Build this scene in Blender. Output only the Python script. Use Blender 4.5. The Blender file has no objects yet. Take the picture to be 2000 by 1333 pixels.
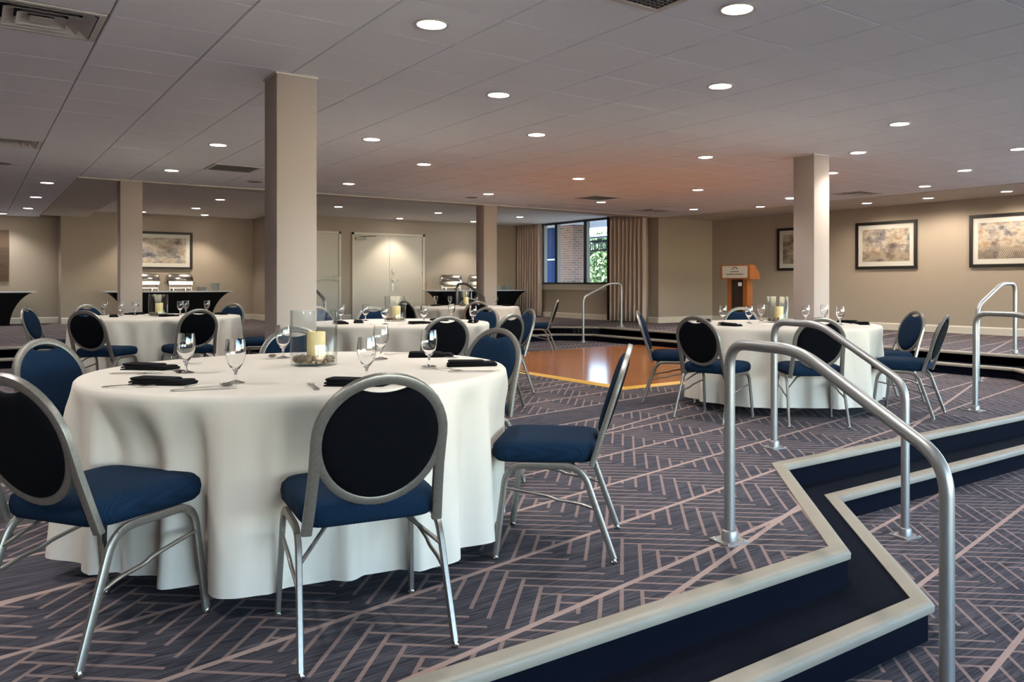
import bpy, math, random
from mathutils import Vector, Matrix
random.seed(7)
pi = math.pi
R = math.radians
# ------------------------------------------------------------------ camera, world, exposure
F, CX, YH, TH, EYE = 1569.3, 1080.6, 555.0, R(35.98), 1.15     # focal (px), principal point (px), grid angle, eye height
scene = bpy.context.scene
col = scene.collection
cam_d = bpy.data.cameras.new('camera')
cam_d.sensor_width = 36.0
cam_d.lens = F / 2000 * 36.0
cam_d.shift_x = (1000 - CX) / 2000
cam_d.shift_y = (YH - 666.5) / 2000
cam_d.clip_end = 300
cam = bpy.data.objects.new('camera', cam_d)
col.objects.link(cam)
cam.location = (0, 0, EYE)
cam.rotation_euler = (R(90), 0, -TH)
scene.camera = cam
vs = scene.view_settings
vs.view_transform = 'Standard'; vs.look = 'None'; vs.gamma = 1.0; vs.use_curve_mapping = False
vs.exposure = 2.0
scene.cycles.use_denoising = True
scene.cycles.max_bounces = 8
scene.cycles.diffuse_bounces = 5
scene.cycles.glossy_bounces = 4
scene.cycles.transmission_bounces = 8
scene.cycles.transparent_max_bounces = 12
scene.cycles.sample_clamp_indirect = 6.0
scene.cycles.caustics_refractive = False
scene.cycles.caustics_reflective = False
world = bpy.data.worlds.new('world'); scene.world = world
world.use_nodes = True
wn = world.node_tree
sky = wn.nodes.new('ShaderNodeTexSky')
sky.sky_type = 'NISHITA'; sky.sun_disc = False; sky.sun_elevation = R(38); sky.sun_rotation = R(200); sky.dust_density = .2; sky.ozone_density = 2.5
wn.links.new(sky.outputs[0], wn.nodes['Background'].inputs[0])
wn.nodes['Background'].inputs[1].default_value = 0.75
sun_d = bpy.data.lights.new('sun', 'SUN'); sun_d.energy = 16.0; sun_d.angle = R(1); sun_d.color = (1.0, .97, .92)
sun = bpy.data.objects.new('sun', sun_d); col.objects.link(sun)
sun.rotation_euler = Vector((.85, -.25, -1.0)).to_track_quat('-Z', 'Y').to_euler()      # from beyond the left wall: never straight into a window
LAMP = 33.0            # watts of one ceiling downlight
WARM = (1.0, 0.88, 0.72)
NEUT = (1.0, 0.98, 0.95)

# ------------------------------------------------------------------ coordinates: x = s, y = t along the ceiling grid
cT, sT = math.cos(TH), math.sin(TH)
def cp(X, Y, z=0.0):                       # right / forward of the camera -> room axes
    return Vector((cT * X + sT * Y, -sT * X + cT * Y, z))
def px(u, v, z):                           # a photograph pixel on the level plane z
    Y = F * (EYE - z) / (v - YH)
    return cp((u - CX) / F * Y, Y, z)
def to_px(p):
    X = cT * p[0] - sT * p[1]; Y = sT * p[0] + cT * p[1]
    return CX + F * X / Y, YH - F * (p[2] - EYE) / Y, Y

# ------------------------------------------------------------------ mesh helpers
class MB:
    def __init__(s): s.v = []; s.f = []
    def add(s, vs_, fs_):
        o = len(s.v); s.v += [tuple(p) for p in vs_]; s.f += [tuple(i + o for i in f) for f in fs_]; return s
    def box(s, a, b):
        x0, y0, z0 = a; x1, y1, z1 = b
        return s.add([(x0,y0,z0),(x1,y0,z0),(x1,y1,z0),(x0,y1,z0),(x0,y0,z1),(x1,y0,z1),(x1,y1,z1),(x0,y1,z1)],
                     [(0,3,2,1),(4,5,6,7),(0,1,5,4),(1,2,6,5),(2,3,7,6),(3,0,4,7)])
    def rings(s, rs, close=True, caps=(True, True)):
        n = len(rs[0]); vv = []; ff = []
        for r in rs: vv += r
        for k in range(len(rs) - 1):
            for i in range(n if close else n - 1):
                j = (i + 1) % n
                ff.append((k*n+i, k*n+j, (k+1)*n+j, (k+1)*n+i))
        if caps[0]: ff.append(tuple(reversed(range(n))))
        if caps[1]: ff.append(tuple(range((len(rs)-1)*n, len(rs)*n)))
        return s.add(vv, ff)
    def lathe(s, prof, n=24, c=(0,0,0), caps=(False, False)):
        rs = [[(c[0]+r*math.cos(2*pi*i/n), c[1]+r*math.sin(2*pi*i/n), c[2]+z) for i in range(n)] for r, z in prof]
        return s.rings(rs, True, caps)
    def tube(s, pts, ra, rb=None, up=(0,0,1), n=8, square=False, caps=(True, True)):
        rb = ra if rb is None else rb
        P = [Vector(p) for p in pts]; rs = []; upv = Vector(up); prev = None
        for i, p in enumerate(P):
            t = (P[min(i+1, len(P)-1)] - P[max(i-1, 0)]).normalized()
            a = upv - t * upv.dot(t)
            if a.length < 1e-3: a = prev.copy() if prev else t.orthogonal()
            a.normalize(); prev = a; b = t.cross(a)
            ring = []
            for k in range(n):
                an = 2*pi*(k+.5)/n; c_, s_ = math.cos(an), math.sin(an)
                if square:
                    e = .45; c_ = math.copysign(abs(c_)**e, c_); s_ = math.copysign(abs(s_)**e, s_)
                ring.append(tuple(p + a*(ra*c_) + b*(rb*s_)))
            rs.append(ring)
        return s.rings(rs, True, caps)
    def prism(s, poly, z0, z1):
        n = len(poly)
        return s.rings([[(x,y,z0) for x,y in poly], [(x,y,z1) for x,y in poly]])
    def grid(s, fn, nu, nv):
        vv = [fn(i/nu, j/nv) for j in range(nv+1) for i in range(nu+1)]
        ff = [(j*(nu+1)+i, j*(nu+1)+i+1, (j+1)*(nu+1)+i+1, (j+1)*(nu+1)+i) for j in range(nv) for i in range(nu)]
        return s.add(vv, ff)
    def xf(s, m):
        s.v = [tuple(m @ Vector(p)) for p in s.v]; return s
    def mesh(s, name, mat, smooth=None):
        me = bpy.data.meshes.new(name)
        me.from_pydata(s.v, [], s.f); me.validate(); me.update()
        if mat: me.materials.append(mat)
        if smooth is not None:
            me.polygons.foreach_set('use_smooth', [True]*len(me.polygons))
            me.set_sharp_from_angle(angle=R(smooth))
        return me
    def obj(s, name, mat, parent=None, smooth=None, loc=None, rz=0):
        o = bpy.data.objects.new(name, s.mesh(name, mat, smooth)); col.objects.link(o)
        if parent is not None: o.parent = parent
        if loc is not None: o.location = loc; o.rotation_euler = (0, 0, rz)
        return o
def fillet(pts, r, seg=6):
    P = [Vector(p) for p in pts]; out = [P[0]]
    for i in range(1, len(P)-1):
        a, b, c = P[i-1], P[i], P[i+1]
        d1 = (a-b); d2 = (c-b); rr = min(r, d1.length*.49, d2.length*.49)
        p1 = b + d1.normalized()*rr; p2 = b + d2.normalized()*rr
        for k in range(seg+1):
            t = k/seg; out.append(p1*(1-t)**2 + b*2*t*(1-t) + p2*t*t)
    out.append(P[-1]); return out
def rrect(w, d, r, n=5, cx=0, cy=0):
    pts = []
    for qx, qy, a0 in ((1,1,0),(-1,1,90),(-1,-1,180),(1,-1,270)):
        for k in range(n+1):
            a = R(a0+90*k/n); pts.append((cx+qx*(w/2-r)+r*math.cos(a), cy+qy*(d/2-r)+r*math.sin(a)))
    return pts
def tag(o, label=None, cat=None, group=None, kind=None):
    if label: o['label'] = label
    if cat: o['category'] = cat
    if group: o['group'] = group
    if kind: o['kind'] = kind
    return o
def empty(name, loc=(0,0,0), rz=0):
    o = bpy.data.objects.new(name, None); col.objects.link(o); o.empty_display_size = .1
    o.location = loc; o.rotation_euler = (0,0,rz); return o
def struct(name, mb, mat, parent=None, smooth=None):
    o = mb.obj(name, mat, parent, smooth)
    if parent is None: o['kind'] = 'structure'
    return o
def copy_tree(o, parent=None):
    c = o.copy(); col.objects.link(c)
    c.parent = parent
    for ch in o.children: copy_tree(ch, c)
    return c

# ------------------------------------------------------------------ materials
class NT:
    def __init__(s, name):
        s.m = bpy.data.materials.new(name); s.m.use_nodes = True; s.t = s.m.node_tree
        s.b = s.t.nodes['Principled BSDF']
    def n(s, ty, **k):
        x = s.t.nodes.new(ty)
        for a, b in k.items(): setattr(x, a, b)
        return x
    def put(s, sock, v):
        if isinstance(v, bpy.types.NodeSocket): s.t.links.new(v, sock)
        else: sock.default_value = v
    def m_(s, op, a, b=0.0, c=None):
        x = s.n('ShaderNodeMath', operation=op); s.put(x.inputs[0], a); s.put(x.inputs[1], b)
        if c is not None: s.put(x.inputs[2], c)
        return x.outputs[0]
    def mix(s, f, a, b):
        x = s.n('ShaderNodeMix', data_type='RGBA'); s.put(x.inputs[0], f)
        s.put(x.inputs[6], a if isinstance(a, bpy.types.NodeSocket) else (*a, 1)); s.put(x.inputs[7], b if isinstance(b, bpy.types.NodeSocket) else (*b, 1))
        return x.outputs[2]
    def pos(s, kind='world', scale=(1,1,1), rot=0.0, loc=(0,0,0)):
        src = s.n('ShaderNodeNewGeometry').outputs['Position'] if kind == 'world' else s.n('ShaderNodeTexCoord').outputs['Object']
        mp = s.n('ShaderNodeMapping'); s.put(mp.inputs[0], src)
        mp.inputs['Location'].default_value = loc; mp.inputs['Rotation'].default_value = (0, 0, rot); mp.inputs['Scale'].default_value = scale
        return mp.outputs[0]
    def noise(s, vec, scale, detail=3, rough=.55):
        x = s.n('ShaderNodeTexNoise'); s.put(x.inputs['Vector'], vec); x.inputs['Scale'].default_value = scale
        x.inputs['Detail'].default_value = detail; x.inputs['Roughness'].default_value = rough
        return x.outputs[0]
    def ramp(s, f, stops):
        x = s.n('ShaderNodeValToRGB'); s.put(x.inputs[0], f); e = x.color_ramp.elements
        while len(e) < len(stops): e.new(.5)
        for el, (p, c) in zip(e, stops): el.position = p; el.color = (*c, 1)
        return x.outputs[0]
    def bump(s, h, strength=.2, dist=.005):
        x = s.n('ShaderNodeBump'); x.inputs['Strength'].default_value = strength; x.inputs['Distance'].default_value = dist
        s.put(x.inputs['Height'], h); s.put(s.b.inputs['Normal'], x.outputs[0])
    def set(s, color=None, rough=None, metal=None, **k):
        if color is not None: s.put(s.b.inputs['Base Color'], color if isinstance(color, bpy.types.NodeSocket) else (*color, 1))
        if rough is not None: s.put(s.b.inputs['Roughness'], rough)
        if metal is not None: s.b.inputs['Metallic'].default_value = metal
        for a, b in k.items(): s.put(s.b.inputs[a.replace('_', ' ')], b)
        return s.m
def lin(r, g, b):
    f = lambda c: (c/255/12.92) if c/255 <= .04045 else ((c/255+.055)/1.055)**2.4
    return (f(r), f(g), f(b))
def plain(name, rgb, rough=.6, metal=0.0, noise=.06, nscale=6.0, kind='world', **k):
    t = NT(name); n = t.noise(t.pos(kind), nscale, 3)
    a = tuple(max(0, c*(1-noise)) for c in rgb); b = tuple(min(1, c*(1+noise)) for c in rgb)
    return t.set(t.mix(n, a, b), rough, metal, **k)
mat = {}
mat['wall'] = plain('wall_paint', lin(162,148,134), .75, nscale=2, noise=.03)
mat['column'] = plain('column_paint', lin(170,155,147), .7, nscale=2, noise=.03)
mat['trim'] = plain('trim_paint', lin(205,196,182), .5, noise=.02)
mat['door'] = plain('door_paint', lin(198,190,178), .45, noise=.02)
mat['plaster'] = plain('plaster_ceiling', lin(205,198,188), .85, noise=.02)
mat['plaster_dim'] = plain('soffit_plaster', lin(226,221,213), .85, noise=.02)
t = NT('ceiling_tile'); n1 = t.noise(t.pos(), 160, 3, .7); n2 = t.noise(t.pos(), 1.3, 2)
c = t.mix(t.m_('MULTIPLY', n2, .5), lin(240,243,248), lin(232,235,240)); t.bump(n1, .25, .002)
mat['tile'] = t.set(t.mix(t.m_('MULTIPLY', t.m_('GREATER_THAN', n1, .62), .12), c, lin(150,148,144)), .9)
mat['tee'] = plain('ceiling_tee', lin(120,115,110), .6)
mat['white_metal'] = plain('white_enamel', lin(205,200,194), .45, noise=.03)
mat['grille'] = plain('grey_grille', lin(120,118,116), .6)
mat['dark'] = plain('dark_void', (.012,.012,.013), .8)
mat['navy_carpet'] = None
t = NT('navy_carpet'); n1 = t.noise(t.pos(), 260, 2, .8); n2 = t.noise(t.pos(), 5, 3)
t.bump(n1, .6, .004)
mat['navy'] = t.set(t.mix(n2, t.mix(n1, lin(2,3,9), lin(9,12,26)), t.mix(n1, lin(3,5,13), lin(14,18,34))), .95, Specular_IOR_Level=.1)
mat['nosing'] = plain('nosing_vinyl', lin(142,133,118), .45, noise=.12, nscale=9)
# patterned carpet: herringbone of beige joints in bands parted by long beige lines
def carpet():
    t = NT('patterned_carpet'); M = t.m_
    sep = t.n('ShaderNodeSeparateXYZ'); t.put(sep.inputs[0], t.n('ShaderNodeNewGeometry').outputs['Position'])
    s_, t_ = sep.outputs[0], sep.outputs[1]
    wob = t.noise(t.pos(scale=(.35,.35,.35)), 1.0, 1)
    a = R(10.5)
    # distance across the long bands
    q = M('ADD', M('MULTIPLY', s_, -math.sin(a)), M('MULTIPLY', t_, math.cos(a)))
    q = M('DIVIDE', M('ADD', M('ADD', q, .14), M('MULTIPLY', M('SUBTRACT', wob, .5), .02)), .51)
    band = M('FLOOR', q); fq = M('FRACT', q)
    line = M('LESS_THAN', fq, .052)
    # a second, flatter family of long lines
    a2 = R(19); q2 = M('ADD', M('MULTIPLY', s_, -math.sin(a2)), M('MULTIPLY', t_, math.cos(a2)))
    q2 = M('DIVIDE', M('ADD', q2, .6), 1.93); band2 = M('FLOOR', q2)
    line = M('MAXIMUM', line, M('LESS_THAN', M('FRACT', q2), .014))
    key = M('ADD', band, M('MULTIPLY', band2, 3.0))
    # herringbone coordinates, shifted from band to band
    W, NB = .076, 6.0
    h = R(49); sh = M('MULTIPLY', key, .37)
    xr = M('ADD', M('ADD', M('MULTIPLY', s_, math.cos(h)), M('MULTIPLY', t_, math.sin(h))), sh)
    yr = M('ADD', M('MULTIPLY', s_, -math.sin(h)), M('MULTIPLY', t_, math.cos(h)))
    xr = M('ADD', M('DIVIDE', xr, W), 4000.0); yr = M('ADD', M('DIVIDE', yr, W), 2000.0)
    ix, iy, fx, fy = M('FLOOR', xr), M('FLOOR', yr), M('FRACT', xr), M('FRACT', yr)
    m = M('FLOORED_MODULO', M('SUBTRACT', ix, iy), 2*NB)
    hor = M('LESS_THAN', m, NB - .5)
    f = M('ADD', M('MULTIPLY', hor, fy), M('MULTIPLY', M('SUBTRACT', 1.0, hor), fx))
    joint = M('LESS_THAN', f, .20)
    # plain streaked bands without joints here and there
    wn_ = t.n('ShaderNodeTexWhiteNoise', noise_dimensions='1D'); t.put(wn_.inputs['W'], M('ADD', key, 3.5))
    plain_band = M('GREATER_THAN', wn_.outputs[0], .965)
    joint = M('MULTIPLY', joint, M('SUBTRACT', 1.0, plain_band))
    # yarn streaks along s
    st = t.noise(t.pos(scale=(6, 150, 1), rot=R(-5)), 1.0, 2, .6)
    st2 = t.noise(t.pos(scale=(1.6, 30, 1), rot=R(-5)), 1.0, 2, .6)
    yarn = t.noise(t.pos(), 240, 2, .8)
    base = t.ramp(M('ADD', M('MULTIPLY', st, .75), M('MULTIPLY', st2, .3)), [(.40, lin(10,11,22)), (.47, lin(38,37,48)), (.56, lin(62,58,67)), (.66, lin(86,79,83))])
    beige = t.mix(st, lin(124,102,97), lin(156,132,124))
    lcol = t.mix(st, lin(150,126,118), lin(176,150,141))
    c = t.mix(M('MULTIPLY', joint, .82), base, beige)
    c = t.mix(M('MULTIPLY', line, .95), c, lcol)
    c = t.mix(M('MULTIPLY', M('SUBTRACT', yarn, .35), .5), c, (0.02,.02,.03))
    t.bump(yarn, .5, .004)
    return t.set(c, .95)
mat['carpet'] = carpet()
# dance floor parquet
t = NT('parquet'); v = t.pos(scale=(1,1,1)); br = t.n('ShaderNodeTexBrick'); t.put(br.inputs['Vector'], t.pos(scale=(1,1,1), rot=R(90)))
br.inputs['Color1'].default_value = (*lin(188,118,58),1); br.inputs['Color2'].default_value = (*lin(166,98,46),1); br.inputs['Mortar'].default_value = (*lin(96,48,20),1)
br.inputs['Scale'].default_value = 1.0; br.inputs['Mortar Size'].default_value = .0015; br.inputs['Brick Width'].default_value = .305; br.inputs['Row Height'].default_value = .076
gr = t.noise(t.pos(scale=(40, 3, 1)), 1.0, 4, .6)
mat['parquet'] = t.set(t.mix(t.m_('MULTIPLY', gr, .55), br.outputs[0], lin(110,52,20)), .16, Specular_IOR_Level=.4)
mat['gold'] = plain('gold_edge', lin(206,160,62), .35, noise=.1)
t = NT('chair_steel'); n1 = t.noise(t.pos('obj'), 90, 2)
mat['steel'] = t.set(t.mix(n1, lin(122,117,111), lin(150,145,138)), .38, .75)
mat['rail'] = plain('rail_aluminium', lin(160,158,156), .42, .75, noise=.04, nscale=40)
mat['chrome'] = plain('chrome', lin(190,186,180), .22, 1.0, noise=.03)
mat['cutlery'] = plain('cutlery_steel', lin(190,186,180), .2, 1.0, noise=.03)
def weave(name, dark, light):
    t = NT(name); co = t.pos('obj')
    w1 = t.n('ShaderNodeTexWave', wave_type='BANDS', bands_direction='X'); t.put(w1.inputs[0], co); w1.inputs['Scale'].default_value = 48
    w2 = t.n('ShaderNodeTexWave', wave_type='BANDS', bands_direction='DIAGONAL'); t.put(w2.inputs[0], co); w2.inputs['Scale'].default_value = 55
    n = t.noise(co, 300, 2)
    h = t.m_('MULTIPLY', w1.outputs['Fac'], w2.outputs['Fac'])
    t.bump(h, .35, .002)
    return t.set(t.mix(t.m_('ADD', t.m_('MULTIPLY', h, .7), t.m_('MULTIPLY', n, .3)), dark, light), .9, Specular_IOR_Level=.12)
mat['blue'] = weave('blue_upholstery', lin(11,27,44), lin(22,48,75))
mat['navyback'] = weave('navy_back_weave', lin(1,2,6), lin(4,6,14))  # same weave as the seats in a near-black tone, for backrest rears
t = NT('white_linen'); n1 = t.noise(t.pos('obj'), 420, 2, .8); n2 = t.noise(t.pos('obj'), 4, 3)
t.bump(n1, .12, .001)
mat['linen'] = t.set(t.mix(n2, lin(203,193,180), lin(213,204,192)), .85)
mat['napkin'] = plain('black_napkin', lin(16,14,18), .9, noise=.2, nscale=120, kind='obj', Specular_IOR_Level=.15)
t = NT('clear_glass'); t.set((1,1,1), .0, IOR=1.45, Transmission_Weight=1.0)
gv = t.noise(t.pos('obj'), 3, 1); t.put(t.b.inputs['Roughness'], t.m_('MULTIPLY', gv, .01)); mat['glass'] = t.m
t = NT('window_pane'); tr = t.n('ShaderNodeBsdfTransparent'); gl = t.n('ShaderNodeBsdfGlossy'); gl.inputs['Roughness'].default_value = .02
ms = t.n('ShaderNodeMixShader'); fr = t.n('ShaderNodeLayerWeight'); fr.inputs[0].default_value = .5
tr.inputs[0].default_value = (.93,.96,.97,1); t.put(ms.inputs[0], t.m_('ADD', t.m_('MULTIPLY', t.m_('POWER', fr.outputs['Facing'], 4.0), .8), .05)); t.put(ms.inputs[1], tr.outputs[0]); t.put(ms.inputs[2], gl.outputs[0])
t.put(t.n('ShaderNodeOutputMaterial').inputs[0], ms.outputs[0]); t.t.nodes.remove(t.t.nodes['Material Output']); mat['pane'] = t.m
t = NT('thin_glass'); tr = t.n('ShaderNodeBsdfTransparent'); gl = t.n('ShaderNodeBsdfGlossy'); gl.inputs['Roughness'].default_value = .03
ms = t.n('ShaderNodeMixShader'); fr = t.n('ShaderNodeLayerWeight'); fr.inputs[0].default_value = .5; tr.inputs[0].default_value = (.95,.965,.965,1)
t.put(ms.inputs[0], t.m_('ADD', t.m_('MULTIPLY', t.m_('POWER', fr.outputs['Facing'], 4.0), .6), .035)); t.put(ms.inputs[1], tr.outputs[0]); t.put(ms.inputs[2], gl.outputs[0]); t.put(t.t.nodes['Material Output'].inputs[0], ms.outputs[0]); mat['thin'] = t.m
mat['candle'] = plain('candle_wax', lin(240,214,160), .5, noise=.03, kind='obj', Subsurface_Weight=.3, Subsurface_Radius=(.02,.012,.006))
mat['wick'] = plain('wick', (.02,.018,.015), .9)
t = NT('river_stone'); n1 = t.noise(t.pos('obj', loc=(.3,.1,.7)), 30, 4)
oi = t.n('ShaderNodeObjectInfo')
mat['stone'] = t.set(t.mix(oi.outputs['Random'], t.mix(n1, lin(70,60,52), lin(120,104,88)), t.mix(n1, lin(130,100,72), lin(176,150,118))), .45)
mat['frame'] = plain('black_frame', lin(20,16,15), .55, noise=.15)
mat['mount'] = plain('mount_board', lin(196,192,184), .8, noise=.01)
mat['plaque'] = plain('silver_plaque', lin(190,184,176), .35, .2)
mat['print'] = plain('dark_print', lin(70,64,58), .6)
t = NT('lectern_wood'); g = t.noise(t.pos(scale=(14,14,1.2)), 1.0, 4, .6)
mat['oak'] = t.set(t.mix(g, lin(104,56,20), lin(166,98,44)), .4)
t = NT('lectern_dark'); g = t.noise(t.pos(scale=(14,14,1.2)), 1.0, 4, .6)
mat['walnut'] = t.set(t.mix(g, lin(26,18,14), lin(52,36,28)), .45)
mat['spandex'] = plain('black_spandex', lin(6,6,8), .85, noise=.1, nscale=3, Specular_IOR_Level=.15)
mat['topcloth'] = plain('grey_table_top', lin(176,178,186), .55, noise=.04)
mat['plate'] = plain('white_china', lin(215,216,212), .25, noise=.02)
def curtain_mat():
    t = NT('curtain_fabric'); n = t.noise(t.pos(scale=(30,30,1)), 1.0, 3)
    return t.set(t.mix(n, lin(180,160,148), lin(204,184,172)), .85)
mat['curtain'] = curtain_mat()
mat['wframe'] = plain('dark_window_frame', lin(38,42,50), .45)
mat['umber'] = plain('dark_curtain_edge', lin(66,46,38), .8)
def art(name, seed, stripes):
    t = NT(name); v = t.pos('obj', loc=(seed, seed*2.3, seed*.7), scale=(1,1,1))
    n1 = t.noise(v, 2.7, 5, .62); n2 = t.noise(t.pos('obj', loc=(seed+9, 3, seed), scale=(1,1,1.5)), 4.5, 5, .62)
    c1 = t.ramp(n1, [(.30, lin(30,38,66)), (.41, lin(96,92,100)), (.49, lin(170,158,146)), (.56, lin(160,140,116)), (.66, lin(96,74,52))])
    c2 = t.ramp(n2, [(.34, lin(36,44,72)), (.45, lin(130,124,124)), (.54, lin(196,186,174)), (.66, lin(150,112,72))])
    c = t.mix(.5, c1, c2)
    if stripes:
        sp = t.n('ShaderNodeSeparateXYZ'); t.put(sp.inputs[0], t.n('ShaderNodeTexCoord').outputs['Object'])
        wv = t.n('ShaderNodeTexWave', wave_type='RINGS', rings_direction='SPHERICAL'); t.put(wv.inputs[0], t.pos('obj', loc=(.12*seed, .05, .75))); wv.inputs['Scale'].default_value = 11; wv.inputs['Distortion'].default_value = 1.2
        low = t.m_('MULTIPLY', t.m_('LESS_THAN', t.m_('ADD', sp.outputs[2], t.m_('MULTIPLY', n1, .5)), .16), t.m_('GREATER_THAN', wv.outputs['Fac'], .45))
        c = t.mix(t.m_('MULTIPLY', low, .75), c, lin(104,86,64))
    return t.set(c, .5)
t = NT('outside_brick'); sp = t.n('ShaderNodeSeparateXYZ'); t.put(sp.inputs[0], t.n('ShaderNodeNewGeometry').outputs['Position'])
cb = t.n('ShaderNodeCombineXYZ'); t.put(cb.inputs[0], t.m_('ADD', sp.outputs[0], sp.outputs[1])); t.put(cb.inputs[1], sp.outputs[2])
br = t.n('ShaderNodeTexBrick'); t.put(br.inputs['Vector'], cb.outputs[0]); br.inputs['Scale'].default_value = 1
br.inputs['Brick Width'].default_value = .22; br.inputs['Row Height'].default_value = .075; br.inputs['Mortar Size'].default_value = .008
br.inputs['Color1'].default_value = (*lin(96,66,52),1); br.inputs['Color2'].default_value = (*lin(68,48,40),1); br.inputs['Mortar'].default_value = (*lin(108,100,96),1)
mat['brick'] = t.set(br.outputs[0], .85)
mat['outblue'] = plain('outside_blue_panel', lin(10,34,72), .9, Specular_IOR_Level=.1)
mat['outwhite'] = plain('outside_white_steel', lin(140,150,162), .6)
mat['outiron'] = plain('outside_dark_iron', lin(36,42,48), .5)
t = NT('leaf'); n1 = t.noise(t.pos(), 2.5, 3); mat['leaf'] = t.set(t.mix(n1, lin(34,56,24), lin(78,98,54)), .7)
mat['bark'] = plain('bark', lin(84,68,54), .9)
mat['ground'] = plain('outside_paving', lin(150,148,140), .9)
def emit(name, rgb, st):
    t = NT(name); n = t.noise(t.pos(), 8, 1)
    e = t.n('ShaderNodeEmission'); t.put(e.inputs[0], t.mix(t.m_('MULTIPLY', n, .1), rgb, tuple(c*.96 for c in rgb))); e.inputs[1].default_value = st
    t.put(t.t.nodes['Material Output'].inputs[0], e.outputs[0]); return t.m
mat['lens'] = emit('lamp_lens', (1.0, .93, .84), 7.0)

# ------------------------------------------------------------------ levels and room outline
ZC, ZR = 2.651, 2.77            # tiled ceiling, raised back ceiling
LOW, UP, RISE, RUN = -.32, .27, .16, .30
SR, TJ, SW, TD, SRET, TA, SL, TL = 14.24, 13.2, 12.5, 18.8, 5.72, 20.65, 1.62, 21.3
S0, T0 = -6.5, -6.0             # unseen near corner of the room

# middle floor: edge polygon (a, diagonal, c)
ea, eb, ec = (-6.4, 2.07), (3.06, 2.07), (4.18, 3.28)
se = 9.2
mid_poly = [(S0, 2.07), eb, ec, (se, 3.28), (10.15, 4.55), (10.15, 12.65), (9.6, 13.2), (S0, 13.2)]
def floor_slab(name, poly, ztop, zbot, m):
    return struct(name, MB().prism(poly, zbot, ztop), m)
floor_slab('floor', mid_poly, 0.0, LOW - .03, mat['carpet'])
floor_slab('floor_lower', [(S0, T0), (SR, T0), (SR, 4.6), (10.6, 4.6), (se+.7, 3.6), (S0, 3.6)], LOW, LOW - .12, mat['carpet'])
def offset_poly(path, d):
    out = []
    P = [Vector((x, y)) for x, y in path]
    for i, p in enumerate(P):
        ns = []
        if i > 0: e = (p - P[i-1]).normalized(); ns.append(Vector((e.y, -e.x)))
        if i < len(P)-1: e = (P[i+1] - p).normalized(); ns.append(Vector((e.y, -e.x)))
        if len(ns) == 1: o = ns[0]*d
        else:
            b = (ns[0]+ns[1]).normalized(); o = b*(d/b.dot(ns[0]))
        out.append((p.x+o.x, p.y+o.y))
    return out
# lower steps: one tread between the middle and the lower floor
edge_down = [(S0, 2.07), eb, ec, (se, 3.28)]
tread_edge = offset_poly(edge_down, RUN)
def sliver(a, b, z0, z1, mb):             # closed band between two polylines
    n = len(a)
    for i in range(n-1):
        mb.rings([[(*a[i], z0), (*b[i], z0), (*b[i+1], z0), (*a[i+1], z0)], [(*a[i], z1), (*b[i], z1), (*b[i+1], z1), (*a[i+1], z1)]])
    return mb
step_low = struct('step_lower', sliver(offset_poly(edge_down, -.02), tread_edge, LOW - .02, -RISE, MB()), mat['navy'])
riser_mid = struct('step_riser', sliver(offset_poly(edge_down, -.03), offset_poly(edge_down, .012), -RISE, -.012, MB()), mat['navy'])
# upper steps
edge_up = [(S0, 13.2), (9.6, 13.2), (10.15, 12.65), (10.15, 4.55), (8.9, 3.3)]
up1 = edge_up; up2 = offset_poly(edge_up, -RUN)
step_up = struct('step_upper', sliver(up1, offset_poly(edge_up, -RUN - .05), -.02, UP/2, MB()), mat['navy'])
riser_up = struct('step_riser_upper', sliver(up2, offset_poly(edge_up, -RUN - .06), UP/2, UP - .008, MB()), mat['navy'])
u2 = [(S0, 13.5)] + up2[1:-1] + [up2[-1]]
floor_slab('floor_upper', [(x, y) for x, y in up2] + [(SR, up2[-1][1]), (SR, 22.0), (S0, 22.0)], UP, UP - .25, mat['carpet'])
# nosings: one rounded strip for every straight run of an edge
def nosings(path, z, inward, parent, width=.062, h=.042):
    outer = path
    for i in range(len(path)-1):
        a, b = Vector((*path[i], 0)), Vector((*path[i+1], 0)); d = (b-a).normalized(); nrm = Vector((d.y, -d.x, 0))
        def off(k):
            return offset_poly(path, k)
        prof = [(-width, .004), (-.006, .006), (.016, .002), (.024, -.010), (.022, -h+.006), (.012, -h), (-.012, -h), (-.02, -.012), (-width, -.006)]
        rs = []
        for e in (0, 1):
            ring = []
            for o_, dz in prof:
                q = off(o_)[i+e]; ring.append((q[0], q[1], z+dz))
            rs.append(ring)
        MB().rings(rs).obj('nosing', mat['nosing'], parent, 50)
nosings(edge_down, 0.0, 1, riser_mid)
nosings(tread_edge, -RISE, 1, step_low)
nosings(up1, UP/2, 1, step_up, .05, .036)
nosings(up2, UP, 1, riser_up, .05, .036)

# walls ------------------------------------------------------------
TH_W = .15
def wall(name, a, b, z0, z1, out, holes=()):
    # vertical slab between a and b; 'out' = outward unit normal; holes = (d0, d1, h0, h1) along the wall
    a = Vector((*a, 0)); b = Vector((*b, 0)); L = (b-a).length; d = (b-a)/L; n = Vector((*out, 0))*TH_W
    mb = MB()
    def slab(d0, d1, h0, h1):
        if d1-d0 < 1e-4 or h1-h0 < 1e-4: return
        p = [a+d*d0, a+d*d1, a+d*d1+n, a+d*d0+n]
        mb.rings([[(q.x, q.y, h0) for q in p], [(q.x, q.y, h1) for q in p]])
    cur = 0.0
    for (d0, d1, h0, h1) in sorted(holes):
        slab(cur, d0, z0, z1); slab(d0, d1, z0, h0); slab(d0, d1, h1, z1); cur = d1
    slab(cur, L, z0, z1)
    return struct(name, mb, mat['wall'])
ZT = 2.95
win_side = [(t0 - T0, t0 + 2.0 - T0, .75, 2.5) for t0 in (-4.9, -2.5, -.1, 2.3)]
wall_right = wall('wall_right', (SR, T0), (SR, TJ), LOW-.1, ZT, (1, 0), win_side)
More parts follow.
